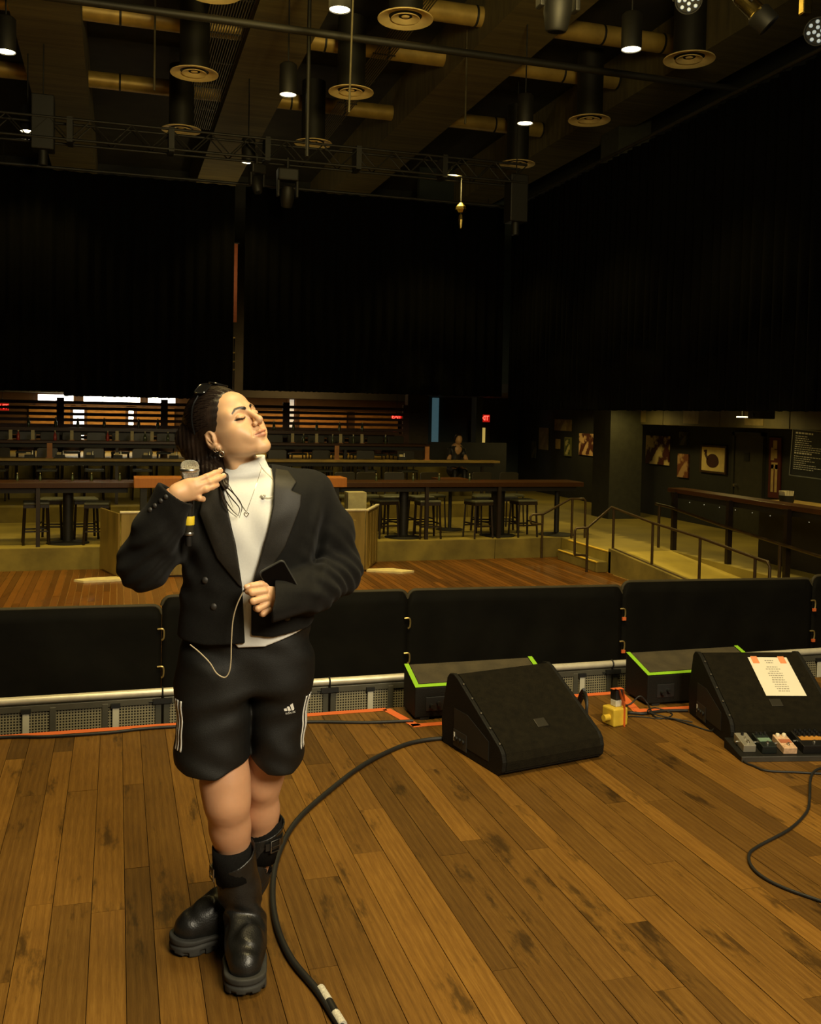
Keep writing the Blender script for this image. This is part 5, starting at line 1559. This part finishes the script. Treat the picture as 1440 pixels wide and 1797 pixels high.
rail('handrail', 'brown handrail on the far side of the ramp', [[(9.08, 15.02, .112), (9.08, 14.6, .10), (9.08, 13.03, -.045), (9.08, 11.64, -.145), (9.08, 10.3, -.235), (9.08, 9.2, -.30)]], [(9.08, 14.90, T1, .10), (9.08, 11.66, T1, -.15), (9.08, 9.9, T1, -.26)], .024)
# drink rail along the walkway
dr = empty('drink_rail', (9.2, 4.6, T1)); tag(dr, 'long wooden drink rail beside the ramp', 'counter', 'long wooden drink counters')
MB().box((0, 0, .985), (.34, 10.25, 1.055)).build('worktop', M_BARW, dr, bevel=.006)
MB().box((.03, .05, .90), (.06, 10.2, .985)).build('apron', M_PED, dr)
for y in (14.58, 13.02, 11.64, 10.2, 8.7, 7.1):
    MB().box((-.06, y - 4.6 - .035, 0), (.02, y - 4.6 + .035, 1.0)).build('post', M_STW, dr)
lt = MB()
for k in range(24):
    lt.lathe([(0, -.006), (.005, -.003), (.005, .003), (0, .006)], 8, c=(.015, 10.0 - .42 * k, .86))
lt.build('string_light', mat('tiny_bulbs', (.8, .8, .7), .3, emit=(1., .95, .75), estr=.5), dr)

# ---- right wall: column, pictures, door, menu, bar
struct(MB().box((10.45, 19.25, T1), (11.25, 20.05, 9.0)).build('trim_16', mat('olive_column', (.030, .030, .017), .75, var=.2)), 'square dark column on the walkway')
struct(MB().box((9.9, 26.2, T1), (10.1, 26.6, 4)).build('trim_17', mat('olive_post', (.045, .045, .024), .7)), 'slim olive column beyond the counters')
def picture(y, z, w_, h_, fr, art, label, name='wall_picture', frame=True):
    t = empty(name, (11.99, y, z)); tag(t, label, 'picture')
    if frame:
        f = .04
        MB().box((-.035, -w_ / 2, -h_ / 2), (0, w_ / 2, -h_ / 2 + f)).box((-.035, -w_ / 2, h_ / 2 - f), (0, w_ / 2, h_ / 2)).box((-.035, -w_ / 2, -h_ / 2 + f), (0, -w_ / 2 + f, h_ / 2 - f)).box((-.035, w_ / 2 - f, -h_ / 2 + f), (0, w_ / 2, h_ / 2 - f)).build('frame', fr, t)
        MB().box((-.02, -w_ / 2 + f, -h_ / 2 + f), (0, w_ / 2 - f, h_ / 2 - f)).build('canvas', art, t)
    else:
        MB().box((-.03, -w_ / 2, -h_ / 2), (0, w_ / 2, h_ / 2)).build('canvas', art, t)
    return t
def art_mat(name, a, b_, sc):
    m = mat(name, a, .7, var=.0, scale=sc)
    cr = [n for n in m.node_tree.nodes if n.type == 'VALTORGB'][0]
    cr.color_ramp.elements[0].position = .46; cr.color_ramp.elements[1].position = .54
    cr.color_ramp.elements[0].color = (*a, 1); cr.color_ramp.elements[1].color = (*b_, 1)
    return m
M_FRW = mat('brown_picture_frame', (.05, .024, .008), .5)
P_RED, P_CRM = (.075, .014, .006), (.72, .56, .22)
picture(24.80, 1.37, 1.05, .32, M_FRW, art_mat('art_ochre_wide', (.18, .12, .044), (.34, .26, .10), 3), 'wide ochre picture high on the right wall', frame=False)
picture(26.07, .95, .62, .64, M_FRW, art_mat('art_brown_tall', (.18, .13, .056), (.24, .18, .08), 5), 'tall dull brown picture on the right wall', frame=False)
picture(25.1, .83, .26, .28, M_FRW, art_mat('art_small_ochre', (.30, .20, .06), (.34, .24, .08), 5), 'tiny ochre picture on the right wall', frame=False)
picture(24.45, .78, .40, .52, mat('olive_frame', (.16, .16, .05), .5), art_mat('art_bird', (.06, .08, .024), (.55, .48, .20), 6), 'small olive-framed picture with a pale figure')
picture(23.36, .88, .82, .58, M_FRW, art_mat('art_figures_red', P_RED, (.62, .40, .19), 5), 'red and cream picture of three figures left of the column', frame=False)
picture(19.80, .88, 1.0, .66, M_FRW, art_mat('art_cactus', P_RED, P_CRM, 3.2), 'dark red and cream picture right of the column', frame=False)
picture(18.72, .58, .42, .52, M_FRW, art_mat('art_shirt', (.16, .05, .02), (.45, .28, .13), 4), 'small rust coloured picture between two larger ones', frame=False)
picture(18.75, 1.18, .30, .30, M_FRW, art_mat('art_dark', (.03, .03, .026), (.10, .10, .09), 6), 'tiny dark picture above the rust coloured one', frame=False)
pt = picture(17.60, .78, .92, .58, M_FRW, mat('art_cream', P_CRM, .7, var=.1), 'framed picture of a dark swan-like shape on cream')
bl = []
for k in range(28):
    a = 2 * math.pi * k / 28; bl.append((.22 * math.cos(a) + .02, -.05 + .13 * math.sin(a) * (1.25 if math.sin(a) > 0 else 1)))
MB().prism([(y, z) for y, z in bl], -.026, -.020, 'x').tube([(-.023, .19, .0), (-.023, .27, .1), (-.023, .25, .18), (-.023, .30, .16)], .03, 6).build('painted_shape', mat('oxblood_paint', (.045, .008, .005), .7), pt)
pt = picture(15.60, .72, .34, 1.15, M_FRW, mat('art_oxblood', (.070, .008, .005), .7, var=.15), 'narrow dark red picture of a cream figure right of the door', frame=False)
bc = MB()
for (y0, y1, z0, z1) in ((-.06, .05, .36, .52), (.02, .11, .14, .38), (-.07, .03, .18, .34), (-.09, -.02, -.46, .06), (.02, .09, -.46, .06), (-.09, .09, -.02, .10)):
    bc.box((-.036, y0, z0), (-.03, y1, z1))
bc.build('painted_shape', mat('cream_paint', (.42, .30, .12), .7), pt)
for y, z, w_, h_ in ((26.75, .60, .3, .5), (21.9, .9, .22, .6)):
    picture(y, z, w_, h_, M_FRW, art_mat('art_grey_%d' % int(y), (.05, .05, .03), (.12, .11, .06), 5), 'small grey-green notice %s' % ('beyond the counters' if y > 25 else 'beside the dark column'), frame=False)
d2 = empty('door_2', (11.97, 15.98, T1)); d2['kind'] = 'structure'
MB().box((-.03, .0, 0), (.02, .84, 1.95)).build('door_leaf', mat('olive_door', (.034, .032, .018), .6, var=.2), d2)
MB().box((-.05, -.07, 0), (.02, 0, 2.02)).box((-.05, .84, 0), (.02, .91, 2.02)).box((-.05, -.07, 1.95), (.02, .91, 2.02)).build('door_frame', mat('olive_frame_dark', (.026, .025, .015), .6), d2)
MB().box((-.045, .36, 1.45), (-.03, .52, 1.62)).build('door_plate', M_PIPE, d2)
MB().cyl((-.09, .76, .95), (-.03, .76, .95), .03).build('door_handle', M_STEEL, d2, True)
mn = empty('menu_board', (11.22, 13.66, 1.06)); mn.rotation_euler = (math.radians(3), math.radians(4), math.radians(-64)); tag(mn, 'hanging slate-grey menu board with white lettering at right', 'sign')
MB().box((-.36, -.012, -.38), (.30, .012, .38)).build('board', mat('slate_board', (.030, .040, .048), .5), mn)
MB().box((-.37, -.016, .39), (.31, .016, .405)).box((-.37, -.016, -.405), (.31, .016, -.39)).box((-.375, -.016, -.40), (-.36, .016, .40)).build('frame', mat('pale_frame', (.25, .27, .27), .5), mn)
ln = MB(); rk = random.Random(5); z = .34
for k in range(17):
    hd = k in (0, 9); h_ = .014 if hd else .006
    x = -.31; xe = -.31 + (.30 if hd else rk.uniform(.2, .5))
    while x < xe:
        q = rk.uniform(.02, .05); ln.box((x, -.0145, z - h_), (min(x + q, xe), -.012, z + h_)); x += q + .012
    z -= .036 if not hd else .055
tag(ln.build('lettering', mat('chalk_white', (.85, .9, .9), .6), mn), kind='stuff')
tl = empty('strip_lamp', (10.6, 14.75, 1.66)); tag(tl, 'short lit strip lamp below the gallery at right', 'lamp')
MB().box((-.02, -.14, 0), (.02, .14, .02)).build('tube', mat('strip_glow', (1, .9, .6), .4, emit=(1., .86, .5), estr=3.), tl)
MB().cyl((0, 0, .02), (0, 0, .46), .008).build('rod', M_PIPE, tl)
pj = empty('projector', (10.4, 13.95, 1.64)); tag(pj, 'small black projector hanging below the gallery at right', 'projector')
MB().box((-.16, -.16, 0), (.16, .16, .16)).build('body', M_PED, pj, bevel=.02)
MB().cyl((-.19, 0, .06), (-.16, 0, .06), .04).build('lens', M_PIPE, pj, True)
MB().cyl((0, 0, .16), (0, 0, .48), .02).build('mount', M_PIPE, pj, True)
# duct along the right wall and its grilles
du = empty('air_duct', (11.2, 4.0, 1.47)); tag(du, 'square grey-brown air duct along the right wall', 'duct')
M_DUCT = mat('painted_duct', (.085, .072, .032), .6, .2, var=.2, scale=3)
for k in range(8):
    MB().box((0, k * 2.05, 0), (.75, k * 2.05 + 2.03, .34 - .0 * k)).build('section', M_DUCT, du, bevel=.01)
    MB().box((-.008, k * 2.05 + .7, .05), (.0, k * 2.05 + 1.25, .31)).build('grille', mat('duct_grille', (.20, .155, .06), .5, .3), du)
# bar counter at the right edge
br = empty('service_bar', (9.9, 10.5, T1)); tag(br, 'lit service bar counter at the right edge', 'counter')
MB().box((0, 0, .0), (.6, 2.75, .93)).build('front', mat('bar_front', (.020, .016, .010), .6), br)
MB().box((-.05, -.05, .93), (.65, 2.80, .98)).build('worktop', mat('pale_bar_top', (.46, .32, .10), .4), br, bevel=.006)
bw = empty('basket', (10.02, 12.75, T1 + .98)); tag(bw, 'dark basket of pale napkins on the service bar', 'basket')
MB().lathe([(.10, 0), (.13, .12), (.12, .12), (.10, .02)], 16).build('bowl', M_PED, bw, True)
for k in range(6):
    MB().box((-.02, -.07, 0), (.0, .07, .10), Matrix.Translation((-.06 + .024 * k, 0, .09)) @ Matrix.Rotation(.25 * (k - 2.5) * .3, 4, 'Y')).build('napkin', mat('napkin_paper', (.66, .58, .36), .8), bw)
# ================================================================== ceiling equipment
M_VENT = mat('cream_vent_paint', (.72, .56, .24), .6, var=.12, scale=6)
M_VDK = mat('vent_throat', (.012, .010, .006), .8)
M_DRUM = mat('dark_drum_duct', (.012, .011, .007), .6, .2, var=.2)
def make_vent():
    t = empty('ceiling_diffuser')
    MB().lathe([(.24, .05), (.255, .03), (.40, .0), (.405, .008), (.40, .018), (.27, .05), (.24, .05)], 36, cap=False).build('outer_cone', M_VENT, t, True)
    MB().lathe([(.10, .045), (.115, .035), (.205, .005), (.21, .012), (.20, .022), (.12, .05), (.10, .045)], 36, cap=False).build('inner_cone', M_VENT, t, True)
    MB().lathe([(0, .03), (.05, .03), (.06, .04), (0, .042)], 20).build('hub', M_VENT, t, True)
    MB().lathe([(0, .055), (.25, .055), (.25, .06), (0, .06)], 30).build('throat', M_VDK, t)
    MB().cyl((0, 0, .05), (0, 0, 1.3), .25, n=30).build('drum', M_DRUM, t, True)
    return t
v0 = make_vent(); first = True
wx = {1.2: 'left', 3.93: 'middle', 8.62: 'right'}; wy = {13.65: 'nearest', 17.05: 'second', 20.55: 'far'}
for y in wy:
    for x in wx:
        o = v0 if first else copy_tree(v0); first = False
        o.location = (x, y, 7.3); tag(o, 'round cream ceiling diffuser, %s row, %s column' % (wy[y], wx[x]), 'vent', 'round ceiling diffusers')
# can lamps
def make_can():
    t = empty('can_lamp')
    b = MB().lathe([(.126, .05), (.128, 0), (.132, 0), (.132, .44), (.10, .47), (.012, .48)], 26, cap=False)
    b.build('can', M_PED, t, True)
    MB().lathe([(.128, -.004), (.134, 0), (.128, .006)], 26, cap=False).build('rim', M_PED, t, True)
    MB().lathe([(0, .012), (.05, .010), (.121, .012), (.121, .016), (0, .016)], 26).build('bulb', mat('lamp_glow', (1, .9, .6), .4, emit=(1., .86, .50), estr=14.), t, True)
    MB().cyl((0, 0, .48), (0, 0, 2.0), .012, n=8).build('stem', M_PED, t)
    return t
cn0 = make_can(); first = True
CANS = [(6.35, 11.42, 'first from the right, nearest row'), (6.35, 14.85, 'right column, second row'), (2.43, 14.78, 'centre column, second row'), (2.49, 11.48, 'centre column, nearest row'), (2.38, 19.05, 'centre column, far row'), (-1.49, 14.35, 'left column, second row'), (-1.61, 19.10, 'left column, far row')]
for (x, y, s) in CANS:
    o = cn0 if first else copy_tree(cn0); first = False
    zc = 6.40 if y != 19.10 else 6.60
    o.location = (x, y, zc); tag(o, 'lit black can lamp hanging from the ceiling, ' + s, 'lamp', 'lit can lamps')
    l = lamp('can_lamp_light', 'SPOT', (x, y, zc - .015), (x, y, -1), 800 if y < 18 else 260, (1., .74, .24), spot_size=math.radians(95), spot_blend=.7, shadow_soft_size=.12)
for (x, y) in ((6.35, 18.3), (-1.49, 11.4), (10.4, 11.4), (10.4, 14.8), (10.4, 18.5), (10.6, 23.2), (-5.3, 14.6)):  # spots without fixtures; gallery ones added to brighten the walkway and pictures
    lamp('unseen_house_light', 'SPOT', (x, y, 6.385 if x < 8 else 2.08), (x, y, -1), 800 if x < 8 else 90, (1., .74, .22), spot_size=math.radians(95 if x < 8 else 155), spot_blend=.7, shadow_soft_size=.12)
# spiral ducts across the hall
M_SPIR = mat('galvanised_spiral_duct', (.42, .29, .075), .45, .35, var=.18, scale=4)
for (y, z, lb) in ((17.82, 8.42, 'middle'), (21.46, 8.42, 'far'), (15.80, 8.42, 'nearest')):
    t = empty('spiral_duct', (-6.0, y, z)); tag(t, 'round galvanised duct across the ceiling, ' + lb, 'duct', 'round ducts')
    x = 0; k = 0
    if lb == 'nearest': x = 10.6
    while x < 15.4:
        MB().cyl((x, 0, 0), (x + 1.18, 0, 0), .17, n=18).build('section', M_SPIR, t, True)
        MB().lathe([(.178, -.02), (.182, 0), (.178, .02)], 18, c=(x + 1.19, 0, 0), M=Matrix.Rotation(math.pi / 2, 4, 'Y')).build('band', M_PIPE, t, True)
        x += 1.2
# cable bundles running down the hall
M_CBL = mat('grey_cable', (.075, .062, .028), .6)
for (xc, n, lb) in ((1.75, 16, 'left of the centre beam'), (4.65, 9, 'right of the centre beam')):
    t = empty('cable_tray', (xc, 8.0, 8.2)); tag(t, 'bundle of grey cables under the ceiling ' + lb, 'cable tray')
    for k in range(n):
        MB().cyl(((k - n / 2) * .045, 0, 0), ((k - n / 2) * .045, 15.5, 0), .011, n=6, cap=False).build('cable', M_CBL, t)
    for y in np.arange(.5, 15.5, 1.5):
        MB().box((-n * .024, y, .012), (n * .024, y + .04, .03)).build('rung', M_PIPE, t)
# pipes
thing1('rigging_pipe', MB().cyl((-6.0, 13.8, 7.0), (11.9, 13.8, 7.0), .055), M_PIPE, 'black rigging pipe across the hall at the front', 'pipe')
thing1('conduit', MB().cyl((-6.0, 16.0, 7.9), (6.0, 16.0, 7.9), .016), mat('pale_conduit', (.12, .10, .045), .5), 'thin pale conduit across the ceiling', 'pipe')
for (x, y, z0, z1, s) in ((2.63, 14.2, 5.35, 8.9, 'in the centre'), (.55, 17.2, 7.0, 8.9, 'at left'), (5.9, 16.5, 6.8, 8.9, 'at right')):
    thing1('drop_pipe', MB().cyl((x, y, z0), (x, y, z1), .03 if z0 < 6 else .018), M_PIPE if z0 < 6 else M_CBL, 'vertical hanging pipe ' + s, 'pipe')
# drop cable near the nearest centre can
thing1('pendant_rod', MB().cyl((2.95, 12.9, 5.65), (2.98, 12.9, 7.3), .014), M_CBL, 'pale rod below the nearest centre lamp', 'rod')
# box truss
tr = empty('lighting_truss', (-2.6, 18.5, 6.33)); tag(tr, 'black box truss across the back of the hall', 'truss')
LT = 10.5
for (y, z) in ((-.18, .0), (-.18, .36), (.18, .0), (.18, .36)):
    MB().cyl((0, y, z), (LT, y, z), .025, n=8).build('chord', M_PIPE, tr, True)
k = 0; x = 0.
while x < LT - .01:
    for y in (-.18, .18):
        MB().cyl((x, y, 0 if k % 2 else .36), (x + .35, y, .36 if k % 2 else 0), .013, n=6).build('brace', M_PIPE, tr)
    if k % 5 == 0:
        MB().box((x - .05, -.2, -.04), (x + .05, .2, .40)).build('gusset', M_PIPE, tr)
    x += .35; k += 1
for (x, z0, s) in ((7.75, 5.3, 'right'), (-1.30, 5.88, 'left')):
    t = empty('hoist_tower', (x, 18.5, z0)); tag(t, 'black hoist tower at the %s end of the truss' % s, 'hoist')
    MB().box((-.19, -.19, .25), (.19, .19, 1.2)).build('block', M_PED, t, bevel=.02)
    MB().cyl((0, 0, 0), (0, 0, .25), .08).build('chain_bag', M_PED, t, True)
    MB().cyl((0, 0, 1.2), (0, 0, 9.0 - z0), .012).build('chain', M_PIPE, t)
# hanging fixtures
def mover(p, rz, tilt, label, s=1.):
    t = empty('moving_light', p, rz); tag(t, label, 'stage light', 'stage lights')
    t.scale = (s, s, s)
    MB().box((-.19, -.13, -.12), (.19, .13, .10)).build('base', M_PED, t, bevel=.03)
    for sx in (-1, 1):
        MB().box((sx * .17 - .025, -.06, -.40), (sx * .17 + .025, .06, -.10)).build('yoke_arm', M_PED, t, bevel=.015)
    M = Matrix.Translation((0, 0, -.36)) @ Matrix.Rotation(tilt, 4, 'X')
    MB().lathe([(.0, .16), (.09, .16), (.125, .08), (.125, -.06), (.10, -.20), (.085, -.22), (0, -.21)], 22, M=M).build('head', M_PED, t, True)
    MB().lathe([(0, -.222), (.07, -.222), (.07, -.216)], 20, M=M).build('lens', mat('dark_stage_lens', (.02, .022, .025), .08, spec=.8), t, True)
    MB().cyl((0, 0, .10), (0, 0, .30), .03).build('clamp', M_PIPE, t, True)
    return t
mover((3.71, 8.0, 5.62), 0, math.radians(8), 'black moving head light hanging at the top of the picture')
mover((3.03, 18.32, 6.06), 0, math.radians(20), 'black moving head light under the truss', 1.05)
mover((2.45, 18.32, 6.12), .4, math.radians(-20), 'black moving head light left of the other one under the truss', .8)
thing1('lamp_bar', MB().cyl((3.2, 8.0, 5.95), (8.1, 8.0, 5.95), .03), M_PIPE, 'black pipe carrying the stage lights at top right', 'pipe')
def par(p, aim, label, s=1.):
    t = empty('led_par_light', p); t.rotation_euler = (Vector(aim)).to_track_quat('-Z', 'Y').to_euler(); tag(t, label, 'stage light', 'stage lights')
    t.scale = (s, s, s)
    MB().lathe([(.0, .16), (.09, .16), (.125, .10), (.125, -.03), (.115, -.03), (.11, -.005), (0, -.005)], 24).build('housing', M_PED, t, True)
    for k in range(12):
        r, a = (.035, k * 2 * math.pi / 4) if k < 4 else (.085, (k - 4) * 2 * math.pi / 8)
        MB().lathe([(0, -.022), (.012, -.020), (.018, -.010), (.018, -.004)], 10, c=(r * math.cos(a), r * math.sin(a), 0)).build('led_lens', mat('led_lens', (.5, .55, .55), .2, emit=(.75, .9, .95), estr=.28), t, True)
    MB().tube([(.14, 0, .05), (.14, .0, .22), (0, 0, .28), (-.14, 0, .22), (-.14, 0, .05)], .014, 6).build('yoke', M_PIPE, t)
par((5.03, 8.0, 5.50), (-.55, -.75, -.6), 'round led light with white lenses at top right', 1.0)
par((4.34, 8.0, 5.62), (-.3, -.75, -.6), 'round led light cut off by the top edge', .9)
par((6.47, 8.0, 5.40), (-.8, -.6, -.4), 'round led light at the right edge of the picture', 1.05)
el = empty('profile_light', (5.74, 8.0, 5.50)); tag(el, 'gold reflecting profile spotlight aimed down to the right', 'stage light', 'stage lights')
el.rotation_euler = Vector((.55, -.25, -.62)).to_track_quat('-Z', 'Y').to_euler()
M_GLD = mat('polished_gold_metal', (.62, .46, .14), .25, 1., var=.2, scale=20)
MB().lathe([(.0, .24), (.06, .235), (.085, .18), (.085, -.02), (.095, -.03)], 18).build('barrel', M_GLD, el, True)
MB().lathe([(.095, -.03), (.115, -.05), (.115, -.20), (.10, -.21), (0, -.19)], 22).build('lens_tube', M_PED, el, True)
MB().box((-.12, -.012, -.05), (.12, .012, -.03)).build('shutter', M_GLD, el)
MB().tube([(.10, 0, .06), (.11, 0, .22), (0, 0, .34), (-.11, 0, .22), (-.10, 0, .06)], .012, 6).build('yoke', M_PIPE, el)
# small bracket lights at right top
bk = empty('flood_light', (6.35, 8.05, 5.66)); tag(bk, 'gold-lit bracket light above the right edge', 'stage light', 'stage lights')
MB().box((-.05, -.04, -.10), (.05, .04, .10)).build('body', M_GLD, bk, bevel=.01)
MB().tube([(-.05, 0, .1), (-.16, 0, .06), (-.12, 0, .14), (.02, 0, .2)], .008, 6).build('bracket', M_GLD, bk)
# reflective horn hanging by the right truss end
hn = empty('hanging_reflector', (6.50, 18.32, 5.46)); tag(hn, 'small crumpled gold reflector hanging below the truss', 'reflector')
MB().lathe([(.03, .36), (.10, .28), (.11, .22), (.06, .16)], 9).build('upper_foil', M_GLD, hn)
MB().lathe([(.045, .12), (.06, .02), (.03, -.14), (.0, -.16)], 9).build('lower_foil', M_GLD, hn)
MB().cyl((0, 0, .12), (.0, 0, .87), .012).build('wire', M_PIPE, hn)
# what shows through the slit between the drapes: a rust panel and lit shelves far behind
rs = empty('rust_banner', (2.9, 29.0, 4.2)); tag(rs, 'rust-red hanging banner seen through the slit in the drapes', 'banner')
MB().box((-.3, 0, 0), (.45, .03, 2.3)).build('cloth', mat('rust_cloth', (.20, .045, .008), .7, emit=None), rs)
MB().cyl((-.35, 0, 2.32), (.5, 0, 2.32), .02).build('rod', M_PIPE, rs)
MB().cyl((-.2, 0, 2.32), (-.2, 0, 4.8), .008).build('wire', M_PIPE, rs)
MB().cyl((.35, 0, 2.32), (.35, 0, 4.8), .008).build('wire', M_PIPE, rs)
sh_ = empty('shelf_unit', (2.5, 28.9, T4)); tag(sh_, 'tall unit of pale shelves seen through the slit in the drapes', 'shelf')
for k, z in enumerate((3.72, 3.28, 3.02, 2.78)):
    MB().box((0, 0, z - T4), (.8, .2, z - T4 + .035)).build('shelf', mat('lit_shelf', (.5, .38, .10), .5), sh_)
for x in (0, .78):
    MB().box((x, .16, 0), (x + .03, .2, 3.6)).build('upright', M_PIPE, sh_)
lamp('slit_lamp', 'POINT', (2.7, 27.6, 5.6), (2.7, 27.6, 0), 60, (1., .75, .35), shadow_soft_size=.1)
